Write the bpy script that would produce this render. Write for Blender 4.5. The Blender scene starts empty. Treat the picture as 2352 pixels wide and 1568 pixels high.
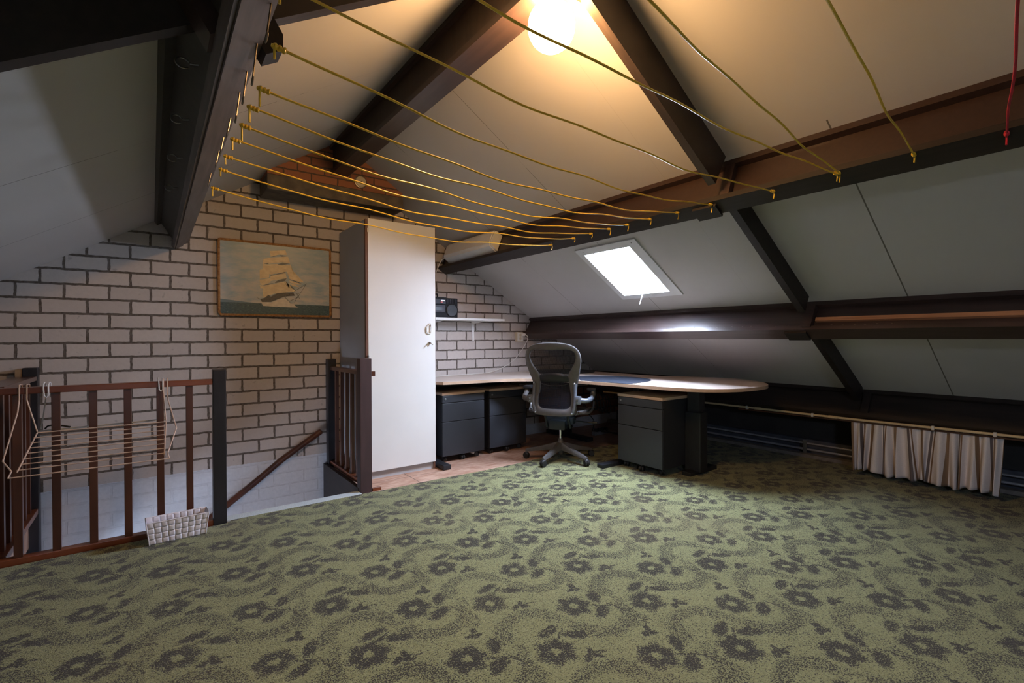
import bpy, bmesh, math, random
from math import sin, cos, pi, radians, sqrt, atan2
from mathutils import Matrix, Vector
random.seed(7)
SC = bpy.context.scene
COL = SC.collection

# ------------------------------------------------------------------ camera
def cam_axes(yaw, pitch, roll):
    f = Vector((sin(yaw)*cos(pitch), cos(yaw)*cos(pitch), sin(pitch)))
    r = Vector((cos(yaw), -sin(yaw), 0)); u = r.cross(f)
    return r*cos(roll)+u*sin(roll), -r*sin(roll)+u*cos(roll), f
cr, cu, cf = cam_axes(radians(36.782), radians(-0.4076), radians(-0.1811))
cd = bpy.data.cameras.new('camera'); cam = bpy.data.objects.new('camera', cd); COL.objects.link(cam)
cam.matrix_world = Matrix(((cr.x, cu.x, -cf.x, 0), (cr.y, cu.y, -cf.y, 0), (cr.z, cu.z, -cf.z, 1.09), (0, 0, 0, 1)))
cd.sensor_width = 36; cd.lens = 1105.68/2352*36; cd.clip_start = 0.02
SC.camera = cam

# ------------------------------------------------------------------ sky, lights, exposure
SKY = 44.0
w = bpy.data.worlds.new('sky'); SC.world = w; w.use_nodes = True
wn = w.node_tree.nodes; bg = wn['Background']
bg.inputs[0].default_value = (0.72, 0.79, 1.0, 1); bg.inputs[1].default_value = SKY
SC.view_settings.view_transform = 'Standard'; SC.view_settings.look = 'None'
SC.view_settings.gamma = 1; SC.view_settings.use_curve_mapping = False
SC.view_settings.exposure = 1.9
LAMP_STRENGTH = 42.0
LAMP_COLOR = (1.0, 0.57, 0.23)

def portal(name, loc, normal, up, sx, sy):
    ld = bpy.data.lights.new(name, 'AREA'); ld.shape = 'RECTANGLE'; ld.size = sx; ld.size_y = sy
    ld.cycles.is_portal = True
    o = bpy.data.objects.new(name, ld); COL.objects.link(o)
    z = -Vector(normal).normalized(); y = Vector(up).normalized(); x = y.cross(z).normalized(); y = z.cross(x)
    o.matrix_world = Matrix(((x.x, y.x, z.x, loc[0]), (x.y, y.y, z.y, loc[1]), (x.z, y.z, z.z, loc[2]), (0, 0, 0, 1)))
    return o

# ------------------------------------------------------------------ geometry constants
D = 4.2378                      # brick gable wall
SL, SR = 0.622, 0.618           # roof slopes
def zl(x): return 1.910+SL*x
def zr(x): return 3.433-SR*x
RX = (3.433-1.910)/(SL+SR)
NR = Vector((-SR, 0, -1)).normalized()   # inward normal of right slope
NL = Vector((SL, 0, -1)).normalized()
DR = Vector((1, 0, -SR)).normalized()    # down the right slope
DL = Vector((-1, 0, -SL)).normalized()
YB, YF = -2.6, D                # room from behind the camera to the gable

for nm, yc in (('portal_gable_skylight', 2.46),):
    c = Vector((2.965, yc, zr(2.965)))-NR*0.10
    portal(nm, c, NR, (0, 1, 0), 0.60, 0.50)
LHX, LHY = (-.78, -.46), (-1.60, -1.22)     # unseen skylight added in the left slope to brighten the right panels
portal('portal_added_skylight', Vector((-.62, -1.41, zl(-.62)))-NL*0.10, NL, (0, 1, 0), 0.42, 0.40)
portal('portal_hall_window', (-2.0, 3.0, -1.55), (1, 0, 0), (0, 0, 1), .45, .6)

# ------------------------------------------------------------------ materials
class N:
    """tiny expression builder for Math nodes"""
    def __init__(s, nt, sock): s.nt = nt; s.s = sock
    def _m(s, op, *a, clamp=False):
        n = s.nt.nodes.new('ShaderNodeMath'); n.operation = op; n.use_clamp = clamp
        for i, v in enumerate((s,)+a):
            if isinstance(v, N): s.nt.links.new(v.s, n.inputs[i])
            else: n.inputs[i].default_value = v
        return N(s.nt, n.outputs[0])
    def __add__(s, o): return s._m('ADD', o)
    def __sub__(s, o): return s._m('SUBTRACT', o)
    def __mul__(s, o): return s._m('MULTIPLY', o)
    def __truediv__(s, o): return s._m('DIVIDE', o)
    def max(s, o): return s._m('MAXIMUM', o)
    def min(s, o): return s._m('MINIMUM', o)
    def sqrt(s): return s._m('SQRT')
    def frac(s): return s._m('FRACT')
    def floor(s): return s._m('FLOOR')
    def abs(s): return s._m('ABSOLUTE')
    def cos(s): return s._m('COSINE')
    def atan2(s, o): return s._m('ARCTAN2', o)
    def lt(s, v): return s._m('LESS_THAN', v)
    def gt(s, v): return s._m('GREATER_THAN', v)
    def ramp(s, a, b, c=0.0, d=1.0):
        n = s.nt.nodes.new('ShaderNodeMapRange'); n.clamp = True
        s.nt.links.new(s.s, n.inputs[0])
        for i, v in zip((1, 2, 3, 4), (a, b, c, d)): n.inputs[i].default_value = v
        return N(s.nt, n.outputs[0])

def new_mat(name, rough=0.6, metal=0.0, spec=0.5):
    m = bpy.data.materials.new(name); m.use_nodes = True
    b = m.node_tree.nodes['Principled BSDF']
    b.inputs['Roughness'].default_value = rough; b.inputs['Metallic'].default_value = metal
    b.inputs['Specular IOR Level'].default_value = spec
    return m, m.node_tree, b

def objcoord(nt, scale=(1, 1, 1)):
    t = nt.nodes.new('ShaderNodeTexCoord'); mp = nt.nodes.new('ShaderNodeMapping')
    mp.inputs['Scale'].default_value = scale
    nt.links.new(t.outputs['Object'], mp.inputs[0]); return mp.outputs[0]

def noise(nt, vec, scale, detail=2.0, rough=0.5):
    n = nt.nodes.new('ShaderNodeTexNoise'); n.inputs['Scale'].default_value = scale
    n.inputs['Detail'].default_value = detail; n.inputs['Roughness'].default_value = rough
    nt.links.new(vec, n.inputs['Vector']); return N(nt, n.outputs['Fac'])

def mix(nt, fac, a, b):
    n = nt.nodes.new('ShaderNodeMix'); n.data_type = 'RGBA'
    if isinstance(fac, N): nt.links.new(fac.s, n.inputs[0])
    else: n.inputs[0].default_value = fac
    for i, v in ((6, a), (7, b)):
        if isinstance(v, tuple): n.inputs[i].default_value = v+(1,) if len(v) == 3 else v
        else: nt.links.new(v, n.inputs[i])
    return n.outputs[2]

def bump(nt, b, h, strength=0.3, dist=0.002):
    n = nt.nodes.new('ShaderNodeBump'); n.inputs['Strength'].default_value = strength
    n.inputs['Distance'].default_value = dist
    nt.links.new(h.s, n.inputs['Height']); nt.links.new(n.outputs[0], b.inputs['Normal'])

def mat(name, c1, c2=None, rough=0.6, metal=0.0, ns=20, stretch=(1, 1, 1), bs=0.0, bd=0.001, spec=0.5, lo=0.35, hi=0.65, coat=0.0):
    m, nt, b = new_mat(name, rough, metal, spec)
    if c2 is None: c2 = tuple(x*0.85 for x in c1)
    v = objcoord(nt, stretch); n = noise(nt, v, ns, 4)
    nt.links.new(mix(nt, n.ramp(lo, hi), c1, c2), b.inputs['Base Color'])
    if bs: bump(nt, b, n, bs, bd)
    if coat: b.inputs['Coat Weight'].default_value = coat; b.inputs['Coat Roughness'].default_value = 0.15
    return m

M = {}
M['beam'] = mat('beam_brown_gloss_paint', (.060, .036, .031), (.042, .026, .023), .34, ns=6, stretch=(6, .5, 6), bs=.25, bd=.001)
M['beam_black'] = mat('beam_black_brown_paint', (.028, .020, .018), (.018, .014, .013), .5, ns=6, stretch=(6, .5, 6), bs=.3, bd=.001, spec=.3)
M['beam_web'] = mat('beam_reddish_brown_board', (.040, .021, .016), (.032, .017, .013), .34, ns=60, bs=.12, bd=.001)
M['beam_under'] = mat('worn_purple_brown_paint', (.125, .098, .092), (.070, .054, .052), .42, ns=7, stretch=(6, .6, 6), bs=.3, bd=.001)
M['beam_olive'] = mat('dull_dark_board', (.052, .048, .042), (.040, .037, .033), .5, ns=30)
M['rafter'] = mat('rafter_dark_brown_stain', (.050, .033, .026), (.034, .022, .018), .42, ns=8, stretch=(1, 6, 1), bs=.2)
M['mahog'] = mat('mahogany_varnish', (.105, .034, .017), (.060, .020, .012), .30, ns=9, stretch=(1, 1, .15), bs=.08, coat=.3)
M['mahog_x'] = mat('mahogany_varnish_rail', (.22, .062, .022), (.12, .032, .014), .28, ns=9, stretch=(.15, 1, 1), bs=.08, coat=.3)
M['post_black'] = mat('post_black_paint', (.022, .020, .024), (.014, .013, .016), .42, ns=8, stretch=(3, 3, .4), bs=.15)
M['post_brown'] = mat('post_purple_brown_paint', (.070, .040, .042), (.055, .032, .034), .45, ns=8, stretch=(3, 3, .4), bs=.15)
M['pine'] = mat('raw_pine', (.55, .26, .13), (.40, .18, .09), .6, ns=8, stretch=(6, .4, 6))
M['paleblock'] = mat('pale_raw_wood', (.33, .22, .12), (.25, .16, .09), .7, ns=12)
M['concrete'] = mat('dark_concrete', (.17, .14, .11), (.10, .085, .07), .9, ns=14, bs=.5, bd=.004)
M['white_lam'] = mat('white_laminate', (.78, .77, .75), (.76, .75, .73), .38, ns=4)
M['cab_shaded'] = mat('shaded_white_cabinet_side', (.46, .47, .49), (.43, .44, .46), .5, ns=4)  # white cabinet panels greyed, the shade of the side put into the colour
M['brown_edge'] = mat('brown_edge_band', (.16, .065, .035), (.12, .05, .028), .5, ns=10)
M['white_metal'] = mat('white_lacquered_metal', (.78, .77, .75), (.74, .73, .71), .35)
M['white_plastic'] = mat('white_plastic', (.74, .72, .67), (.70, .68, .63), .4)
M['cream_plastic'] = mat('cream_plastic', (.62, .55, .40), (.58, .50, .36), .4)
M['chrome'] = mat('chrome', (.75, .75, .76), (.7, .7, .72), .18, metal=1.0)
M['zinc'] = mat('zinc_steel', (.48, .49, .50), (.36, .37, .39), .35, metal=1.0, ns=30)
M['tarnish'] = mat('tarnished_steel', (.30, .26, .22), (.18, .15, .12), .4, metal=1.0, ns=60)
M['desk'] = mat('light_beech_laminate', (.66, .55, .48), (.60, .49, .42), .33, ns=7, stretch=(1, 6, 1))
M['desk_edge'] = mat('beech_edge', (.60, .42, .30), (.52, .36, .25), .45, ns=10)
M['blackdesk'] = mat('black_desk_frame', (.016, .017, .021), (.012, .013, .016), .45)
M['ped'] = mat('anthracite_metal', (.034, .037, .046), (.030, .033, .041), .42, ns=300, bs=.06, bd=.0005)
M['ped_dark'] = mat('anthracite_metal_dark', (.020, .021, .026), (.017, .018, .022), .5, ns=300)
M['rubber'] = mat('black_rubber', (.018, .018, .020), (.012, .012, .013), .5)
M['graphite'] = mat('graphite_frame_plastic', (.100, .094, .094), (.080, .075, .075), .32, ns=40)
M['alu'] = mat('grey_polished_aluminium', (.20, .22, .26), (.17, .19, .22), .32, metal=.6)
M['lumbar'] = mat('black_lumbar_foam', (.010, .010, .012), (.007, .007, .009), .5)
M['seatpan'] = mat('dark_teal_mechanism', (.020, .028, .032), (.015, .02, .024), .5)
M['mat'] = mat('dark_blue_desk_mat', (.030, .036, .052), (.022, .027, .040), .45, ns=30, lo=.3, hi=.7, spec=.3)
M['radio'] = mat('black_radio_plastic', (.014, .014, .017), (.010, .010, .013), .6, spec=.2)
M['radio_grey'] = mat('grey_radio_plastic', (.06, .06, .072), (.045, .045, .055), .5, spec=.25)
M['radio_grille'] = mat('speaker_grille', (.020, .020, .024), (.006, .006, .007), .5, ns=500, lo=.45, hi=.55, bs=.3)
M['red'] = mat('red_print', (.45, .03, .02), None, .4)
M['silver'] = mat('silver_trim', (.55, .55, .56), None, .25, metal=.9)
M['yellow_rope'] = mat('yellow_pvc_line', (.80, .55, .055), (.66, .44, .04), .33, ns=40)
M['red_rope'] = mat('red_cord', (.55, .02, .04), (.4, .015, .03), .45)
M['green_rope'] = mat('green_cord', (.04, .20, .12), None, .5)
M['manila'] = mat('tan_twisted_rope', (.50, .27, .10), (.30, .14, .045), .8, ns=60)
M['coated_wire'] = mat('brown_coated_wire', (.66, .50, .41), (.58, .43, .34), .4)
M['white_wire'] = mat('white_coated_wire', (.80, .82, .86), None, .35)
M['weave'] = mat('white_woven_strap', (.82, .80, .86), (.74, .72, .79), .6, ns=120, stretch=(1, 1, 6), bs=.35, bd=.001)
M['pipe'] = mat('blue_steel_pipe', (.62, .64, .72), (.50, .52, .60), .30, metal=.65, ns=12)
M['pipe_yellow'] = mat('cream_yellow_pipe', (.70, .56, .34), (.62, .49, .29), .40)
M['rod'] = mat('brown_curtain_rod', (.17, .07, .035), (.12, .05, .025), .4)
M['dark_wall'] = mat('dark_brown_board', (.030, .024, .022), (.022, .018, .017), .7, ns=6)
M['recess'] = mat('dark_recess', (.040, .036, .034), (.028, .026, .026), .8, ns=5)
M['curb'] = mat('grey_concrete_curb', (.22, .20, .18), (.16, .145, .13), .85, ns=25, bs=.3)
M['sheet'] = mat('blue_grey_foil', (.10, .11, .14), (.06, .065, .085), .35, ns=8)
M['nosing'] = mat('pale_blue_grey_nosing', (.58, .64, .66), (.40, .46, .48), .8, ns=240, lo=.4, hi=.6, bs=.5, bd=.002)
M['stair'] = mat('stair_wood', (.30, .16, .08), (.22, .12, .06), .5, ns=8)
M['plaster'] = mat('white_plaster', (.66, .68, .72), (.60, .62, .66), .85, ns=4)
M['cable'] = mat('black_cable', (.015, .015, .016), None, .5)
M['strip_grey'] = mat('grey_power_strip', (.22, .21, .21), None, .5)
M['frame_white'] = mat('skylight_white_paint', (.72, .72, .72), (.70, .70, .70), .4)

def brick_mat(name, x0, z0, bw, bh, mort, c1, c2, cm, paint_below=None, raw_right=None):
    m, nt, b = new_mat(name, .82)
    tc = nt.nodes.new('ShaderNodeTexCoord'); sep = nt.nodes.new('ShaderNodeSeparateXYZ')
    nt.links.new(tc.outputs['Object'], sep.inputs[0])
    wob = nt.nodes.new('ShaderNodeTexNoise'); wob.inputs['Scale'].default_value = 28; wob.inputs['Detail'].default_value = 4
    nt.links.new(tc.outputs['Object'], wob.inputs[0])
    sw = nt.nodes.new('ShaderNodeSeparateColor'); nt.links.new(wob.outputs['Color'], sw.inputs[0])
    X = N(nt, sep.outputs[0]); Z = N(nt, sep.outputs[2])
    a = X-x0+(N(nt, sw.outputs[0])-.5)*.012; c = Z-z0+(N(nt, sw.outputs[1])-.5)*.010
    cb = nt.nodes.new('ShaderNodeCombineXYZ'); nt.links.new(a.s, cb.inputs[0]); nt.links.new(c.s, cb.inputs[1])
    bt = nt.nodes.new('ShaderNodeTexBrick'); bt.offset = .5; bt.offset_frequency = 2; bt.squash = 1
    for k, v in (('Scale', 1), ('Mortar Size', mort), ('Mortar Smooth', .25), ('Bias', 0), ('Brick Width', bw), ('Row Height', bh)): bt.inputs[k].default_value = v
    bt.inputs['Color1'].default_value = c1+(1,); bt.inputs['Color2'].default_value = c2+(1,); bt.inputs['Mortar'].default_value = cm+(1,)
    nt.links.new(cb.outputs[0], bt.inputs['Vector'])
    gr = noise(nt, tc.outputs['Object'], 45, 5, .6)
    fac = N(nt, bt.outputs['Fac'])
    col = mix(nt, gr.ramp(.35, .7, .0, .28), bt.outputs['Color'], tuple(x*.7 for x in c1))
    spots = noise(nt, tc.outputs['Object'], 22, 2)
    col = mix(nt, spots.ramp(.70, .76)*.5, col, tuple(x*.45 for x in c1))
    if raw_right:
        mk = X.gt(raw_right[0])*Z.lt(raw_right[1])
        rawc = mix(nt, gr.ramp(.3, .7), (.30, .13, .07), (.20, .10, .06))
        rawc = mix(nt, fac, rawc, (.05, .04, .035))
        col = mix(nt, mk, col, rawc)
    h = (fac*-1.0+1.0)+gr*.18
    if paint_below is not None:
        pm = (Z+(gr-.5)*.012).lt(paint_below)
        pc = mix(nt, gr.ramp(.3, .8), (.66, .68, .72), (.56, .58, .62))
        pc = mix(nt, fac*.13, pc, (.34, .35, .38))
        col = mix(nt, pm, col, pc)
        h = h*(pm*-.72+1.0)
    nt.links.new(col, b.inputs['Base Color'])
    bump(nt, b, h, .9, .006)
    return m
M['brick'] = brick_mat('painted_grey_brick', -.680, 1.4512, .225, .0962, .0078, (.57, .515, .48), (.50, .45, .425), (.085, .066, .050), .118, (3.55, .50))
M['brick_raw'] = brick_mat('raw_orange_brick', .70, 2.31, .200, .0635, .0060, (.36, .145, .075), (.25, .095, .055), (.085, .065, .052))

def roof_mat():
    m, nt, b = new_mat('cream_roof_panel', .62, spec=.3)
    tc = nt.nodes.new('ShaderNodeTexCoord'); sep = nt.nodes.new('ShaderNodeSeparateXYZ')
    nt.links.new(tc.outputs['Object'], sep.inputs[0]); Y = N(nt, sep.outputs[1]); X = N(nt, sep.outputs[0])
    n1 = noise(nt, tc.outputs['Object'], 1.6, 3); n2 = noise(nt, tc.outputs['Object'], 420, 2)
    col = mix(nt, n1.ramp(.35, .65), (.530, .503, .488), (.500, .475, .460))
    line = None
    for y, hw in ((3.39, .0020), (2.487, .0020), (.84, .0034), (-.8, .0016)):
        l = (Y-y).abs().lt(hw) if y != .84 else (Y-y).abs().lt(hw)*X.gt(2.3); line = l if line is None else line.max(l)
    brk = noise(nt, tc.outputs['Object'], 3.0, 1).gt(.42)
    strong = (Y-.84).abs().lt(.02).max(X.lt(-.2))
    col = mix(nt, line*((brk*.6+.15).max(strong*.9)), col, (.10, .085, .07))
    st = (Y-1.67).abs().lt(.0012)
    col = mix(nt, st*.35, col, (.35, .33, .3))
    nt.links.new(col, b.inputs['Base Color'])
    bump(nt, b, n2, .12, .0008)
    return m
M['roof'] = roof_mat()

def carpet_mat():
    m, nt, b = new_mat('green_floral_carpet', .95, spec=.15)
    tc = nt.nodes.new('ShaderNodeTexCoord'); sep = nt.nodes.new('ShaderNodeSeparateXYZ')
    nt.links.new(tc.outputs['Object'], sep.inputs[0]); X = N(nt, sep.outputs[0]); Y = N(nt, sep.outputs[1])
    wb = nt.nodes.new('ShaderNodeTexNoise'); wb.inputs['Scale'].default_value = 38; wb.inputs['Detail'].default_value = 3
    nt.links.new(tc.outputs['Object'], wb.inputs[0]); sw = nt.nodes.new('ShaderNodeSeparateColor'); nt.links.new(wb.outputs['Color'], sw.inputs[0])
    jx = (N(nt, sw.outputs[0])-.5)*.030; jy = (N(nt, sw.outputs[1])-.5)*.030
    th = radians(1.6); c, s = cos(th), sin(th)
    PX, PY = .5115, .3878
    dx = X-.583; dy = Y-1.605
    u0 = dx*c+dy*s+jx; v0 = dy*c-dx*s+jy
    def fold(lo_u, lo_v):
        return ((u0-lo_u)/PX).frac()*PX+lo_u, ((v0-lo_v)/PY).frac()*PY+lo_v
    U, V = fold(-.09, -.16)
    U2, V2 = fold(-.15, -.02)
    def ell(u, v, cu_, cv_, a, bb, ang, soft=.32):
        ca, sa = cos(radians(ang)), sin(radians(ang))
        du = u-cu_; dv = v-cv_
        p = (du*ca+dv*sa)/a; q = (dv*ca-du*sa)/bb
        return (p*p+q*q).sqrt().ramp(1+soft, 1-soft)
    def flower(u, v, cu_, cv_, R, ph):
        du = u-cu_; dv = v-cv_
        r = (du*du+dv*dv).sqrt(); t = dv.atan2(du)
        rad = ((t*6.0+ph).cos()*.10+.88)*R
        return (r/rad).ramp(1.22, .78)*r.ramp(.012, .024)
    dark = flower(U, V, 0, 0, .076, .4)
    dark = dark.max(flower(U, V, .252, .160, .073, 1.6))
    for (a, b2, l, wd, an) in ((.056, .102, .050, .023, 10), (.125, .026, .052, .023, -35), (.366, .158, .046, .024, 60), (.316, .066, .048, .026, 25),
                               (.066, -.090, .022, .014, 30), (.095, -.076, .020, .013, 80), (.098, -.104, .020, .012, -30),
                               (.330, -.132, .022, .013, 10), (.356, -.112, .022, .013, 70), (.352, -.146, .016, .011, -20)):
        dark = dark.max(ell(U, V, a, b2, l, wd, an))
    # stems
    for (a, b2, l, an) in ((.075, .060, .045, 32), (.335, .102, .055, -40), (.385, .040, .055, -78), (.125, -.098, .030, -20)):
        dark = dark.max(ell(U, V, a, b2, l, .006, an, .3)*.8)
    def arc(u, v, cu_, cv_, R, wd, below, sx=1.0):
        du = (u-cu_)/sx; dv = v-cv_
        r = (du*du+dv*dv).sqrt()
        band = (r-R).abs().ramp(wd*1.2, wd*.7)
        side = (dv*below).ramp(-.03, .0)
        return band*side
    mid = arc(U, V, .292, .060, .112, .034, -1.0, 1.1)
    mid = mid.max(arc(U2, V2, .020, .150, .098, .033, 1.0, 1.15))
    mid = mid.max(ell(U, V, .400, -.060, .055, .026, 40, .3)*.8)
    mid = mid.max(ell(U2, V2, .150, .120, .050, .022, -60, .3)*.8)
    mid = mid.max(ell(U2, V2, -.085, .075, .048, .022, 75, .3)*.7)
    mid = mid.max(ell(U, V, .175, .010, .040, .018, 100, .3)*.6)
    dens = (dark*.38+.25).max(mid*.19+.25)
    blot = noise(nt, tc.outputs['Object'], 2.2, 3)
    dens = dens+(blot-.5)*.22+(noise(nt, tc.outputs['Object'], 75, 2, .6)-.5)*.55
    g = noise(nt, tc.outputs['Object'], 190, 2.0, .7)
    # high-pass yarn grain: dark tufts where grain falls under the density
    tuft = (dens*.52+.275-g).ramp(-.03, .03)
    c_l = mix(nt, noise(nt, tc.outputs['Object'], 140, 2).ramp(.3, .7), (.300, .310, .150), (.195, .205, .093))
    c_d = (.038, .034, .025)
    col = mix(nt, tuft, c_l, c_d)
    # worn brownish patches
    wear = noise(nt, tc.outputs['Object'], .9, 3)
    col = mix(nt, wear.ramp(.52, .72)*.30, col, (.16, .12, .065))
    nt.links.new(col, b.inputs['Base Color'])
    b.inputs['Sheen Weight'].default_value = .15
    bump(nt, b, g-dark*.25, .8, .006)
    return m
M['carpet'] = carpet_mat()

def ply_mat():
    m, nt, b = new_mat('pinkish_plywood_floor', .55)
    v = objcoord(nt, (2.2, 14, 1)); n = noise(nt, v, 3, 6, .65)
    tc = nt.nodes.new('ShaderNodeTexCoord'); sep = nt.nodes.new('ShaderNodeSeparateXYZ'); nt.links.new(tc.outputs['Object'], sep.inputs[0])
    X = N(nt, sep.outputs[0]); Y = N(nt, sep.outputs[1])
    col = mix(nt, n.ramp(.35, .68), (.62, .43, .33), (.36, .17, .10))
    n2 = noise(nt, tc.outputs['Object'], 9, 5)
    col = mix(nt, n2.ramp(.52, .68)*.45, col, (.30, .14, .085))
    seam = (X-1.62+(Y-3.4)*.0).abs().lt(.0025).max((Y-3.52).abs().lt(.002)*X.lt(1.9))
    col = mix(nt, seam, col, (.04, .03, .025))
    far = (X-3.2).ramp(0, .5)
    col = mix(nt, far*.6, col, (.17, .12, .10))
    nt.links.new(col, b.inputs['Base Color']); bump(nt, b, n, .3, .002)
    return m
M['ply'] = ply_mat()

def curtain_mat():
    m, nt, b = new_mat('striped_linen_curtain', .9, spec=.1)
    at = nt.nodes.new('ShaderNodeUVMap'); sep = nt.nodes.new('ShaderNodeSeparateXYZ'); nt.links.new(at.outputs[0], sep.inputs[0])
    U = N(nt, sep.outputs[0])
    tc = nt.nodes.new('ShaderNodeTexCoord')
    n = noise(nt, tc.outputs['Object'], 300, 2)
    col = mix(nt, n.ramp(.3, .7), (.80, .77, .78), (.70, .67, .68))
    f = (U*6.0+.02).frac()
    tan = f.gt(.0)*f.lt(.12); grey = f.gt(.46)*f.lt(.56); br = f.gt(.60)*f.lt(.645)
    col = mix(nt, tan, col, (.26, .18, .12)); col = mix(nt, grey, col, (.16, .14, .145)); col = mix(nt, br, col, (.24, .15, .095))
    nt.links.new(col, b.inputs['Base Color']); bump(nt, b, n, .4, .001)
    return m
M['curtain'] = curtain_mat()

def glass_mat():
    m = bpy.data.materials.new('window_glass'); m.use_nodes = True; nt = m.node_tree; nt.nodes.clear()
    o = nt.nodes.new('ShaderNodeOutputMaterial'); t = nt.nodes.new('ShaderNodeBsdfTransparent'); g = nt.nodes.new('ShaderNodeBsdfGlossy')
    g.inputs['Roughness'].default_value = .02; t.inputs[0].default_value = (.94, .97, .98, 1)
    mx = nt.nodes.new('ShaderNodeMixShader'); mx.inputs[0].default_value = .05
    nt.links.new(t.outputs[0], mx.inputs[1]); nt.links.new(g.outputs[0], mx.inputs[2])
    nt.links.new(mx.outputs[0], o.inputs[0]); return m
M['glass'] = glass_mat()

def mesh_fabric():
    m = bpy.data.materials.new('chair_pellicle_mesh'); m.use_nodes = True; nt = m.node_tree
    b = nt.nodes['Principled BSDF']; b.inputs['Roughness'].default_value = .5
    b.inputs['Base Color'].default_value = (.016, .016, .026, 1); b.inputs['Specular IOR Level'].default_value = .2
    tc = nt.nodes.new('ShaderNodeTexCoord'); sep = nt.nodes.new('ShaderNodeSeparateXYZ'); nt.links.new(tc.outputs['Object'], sep.inputs[0])
    X = N(nt, sep.outputs[0]); Z = N(nt, sep.outputs[2])
    a = ((X*190.0).frac()-.5).abs().gt(.20).max(((Z*150.0).frac()-.5).abs().gt(.22))
    nt.links.new((a*.80+.10).s, b.inputs['Alpha']); return m
M['pellicle'] = mesh_fabric()

def lamp_mat():
    m = bpy.data.materials.new('lit_opal_globe'); m.use_nodes = True; nt = m.node_tree; nt.nodes.clear()
    o = nt.nodes.new('ShaderNodeOutputMaterial'); e = nt.nodes.new('ShaderNodeEmission')
    e.inputs[0].default_value = LAMP_COLOR+(1,); e.inputs[1].default_value = LAMP_STRENGTH
    nt.links.new(e.outputs[0], o.inputs[0]); return m
M['globe'] = lamp_mat()

def painting_mat():
    m, nt, b = new_mat('oil_seascape_canvas', .38)
    tc = nt.nodes.new('ShaderNodeTexCoord'); sep = nt.nodes.new('ShaderNodeSeparateXYZ'); nt.links.new(tc.outputs['Object'], sep.inputs[0])
    X = N(nt, sep.outputs[0]); Z = N(nt, sep.outputs[2])
    v = objcoord(nt, (1, 1, 3)); n = noise(nt, v, 9, 5, .6); n2 = noise(nt, v, 60, 3)
    sky = mix(nt, n.ramp(.36, .64), (.30, .40, .47), (.60, .56, .51))
    sky = mix(nt, (Z+n*.2).ramp(.20, .62)*.55, sky, (.20, .33, .42))
    sea = mix(nt, n2.ramp(.35, .65), (.018, .055, .075), (.06, .13, .15))
    sea = mix(nt, n2.ramp(.66, .72)*.5, sea, (.35, .40, .40))
    hill = (Z-.093-(X*-.10+.024).max(0.0)*1.0).lt(0.0)*X.lt(.24)
    col = mix(nt, hill, sky, (.13, .21, .26))
    col = mix(nt, Z.lt(.092), col, sea)
    nt.links.new(col, b.inputs['Base Color']); bump(nt, b, n2, .25, .001)
    return m
M['canvas'] = painting_mat()
M['sail'] = mat('painted_sails', (.80, .66, .42), (.68, .53, .32), .45, ns=30, stretch=(1, 1, 2))
M['sail_shadow'] = mat('painted_sail_shade', (.20, .20, .18), (.12, .13, .13), .45, ns=60)
M['hull'] = mat('painted_hull', (.76, .70, .60), (.64, .58, .50), .45, ns=40)
M['rig'] = mat('painted_rigging', (.07, .07, .065), (.14, .13, .11), .5, ns=200, lo=.4, hi=.6)

# ------------------------------------------------------------------ mesh helpers
WM = {}
def _link(o): COL.objects.link(o); return o
def thing(name, label, cat, loc=(0, 0, 0), rz=0.0, group=None):
    o = bpy.data.objects.new(name, None); _link(o); o.empty_display_size = .1
    o.location = loc; o.rotation_euler = (0, 0, rz); o['label'] = label; o['category'] = cat
    if group: o['group'] = group
    WM[o.name] = Matrix.Translation(loc) @ Matrix.Rotation(rz, 4, 'Z')
    return o
def tag(o, label, cat, group=None, kind=None):
    o['label'] = label; o['category'] = cat
    if group: o['group'] = group
    if kind: o['kind'] = kind
    return o
def obj(name, bm, m, parent=None, world=False, smooth=False, label=None):
    """link bm as one mesh; world=True: coordinates are world ones and are brought into the parent's frame"""
    if parent is not None:
        pm = WM[parent.name]
        if world: bmesh.ops.transform(bm, matrix=pm.inverted(), verts=bm.verts)
    bmesh.ops.recalc_face_normals(bm, faces=bm.faces)
    me = bpy.data.meshes.new(name); bm.to_mesh(me); bm.free()
    ms = m if isinstance(m, (list, tuple)) else [m]
    for mm in ms: me.materials.append(mm)
    if smooth:
        for p in me.polygons: p.use_smooth = True
        try: me.set_sharp_from_angle(angle=radians(40))
        except Exception: pass
    o = _link(bpy.data.objects.new(name, me))
    if parent is not None: o.parent = parent; WM[o.name] = pm
    else: WM[o.name] = Matrix.Identity(4)
    if label: o['label'] = label
    return o
def struct(name, bm, m, parent=None, smooth=False):
    o = obj(name, bm, m, parent, world=parent is not None, smooth=smooth)
    if parent is None: o['kind'] = 'structure'
    return o

def hexa(bm, p, mi=0):
    """8 points: bottom ring 0-3, top ring 4-7"""
    v = [bm.verts.new(q) for q in p]
    fs = []
    for f in ((0, 1, 2, 3), (7, 6, 5, 4), (0, 4, 5, 1), (1, 5, 6, 2), (2, 6, 7, 3), (3, 7, 4, 0)):
        fc = bm.faces.new([v[i] for i in f]); fc.material_index = mi; fs.append(fc)
    return v
def box(bm, x0, x1, y0, y1, z0, z1, bev=0.0, mi=0):
    v = hexa(bm, [(x0, y0, z0), (x1, y0, z0), (x1, y1, z0), (x0, y1, z0), (x0, y0, z1), (x1, y0, z1), (x1, y1, z1), (x0, y1, z1)], mi)
    if bev:
        es = list({e for q in v for e in q.link_edges})
        bmesh.ops.bevel(bm, geom=es, offset=bev, segments=2, affect='EDGES', profile=.6)
    return bm
def B(*a, **k): return box(bmesh.new(), *a, **k)
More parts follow.
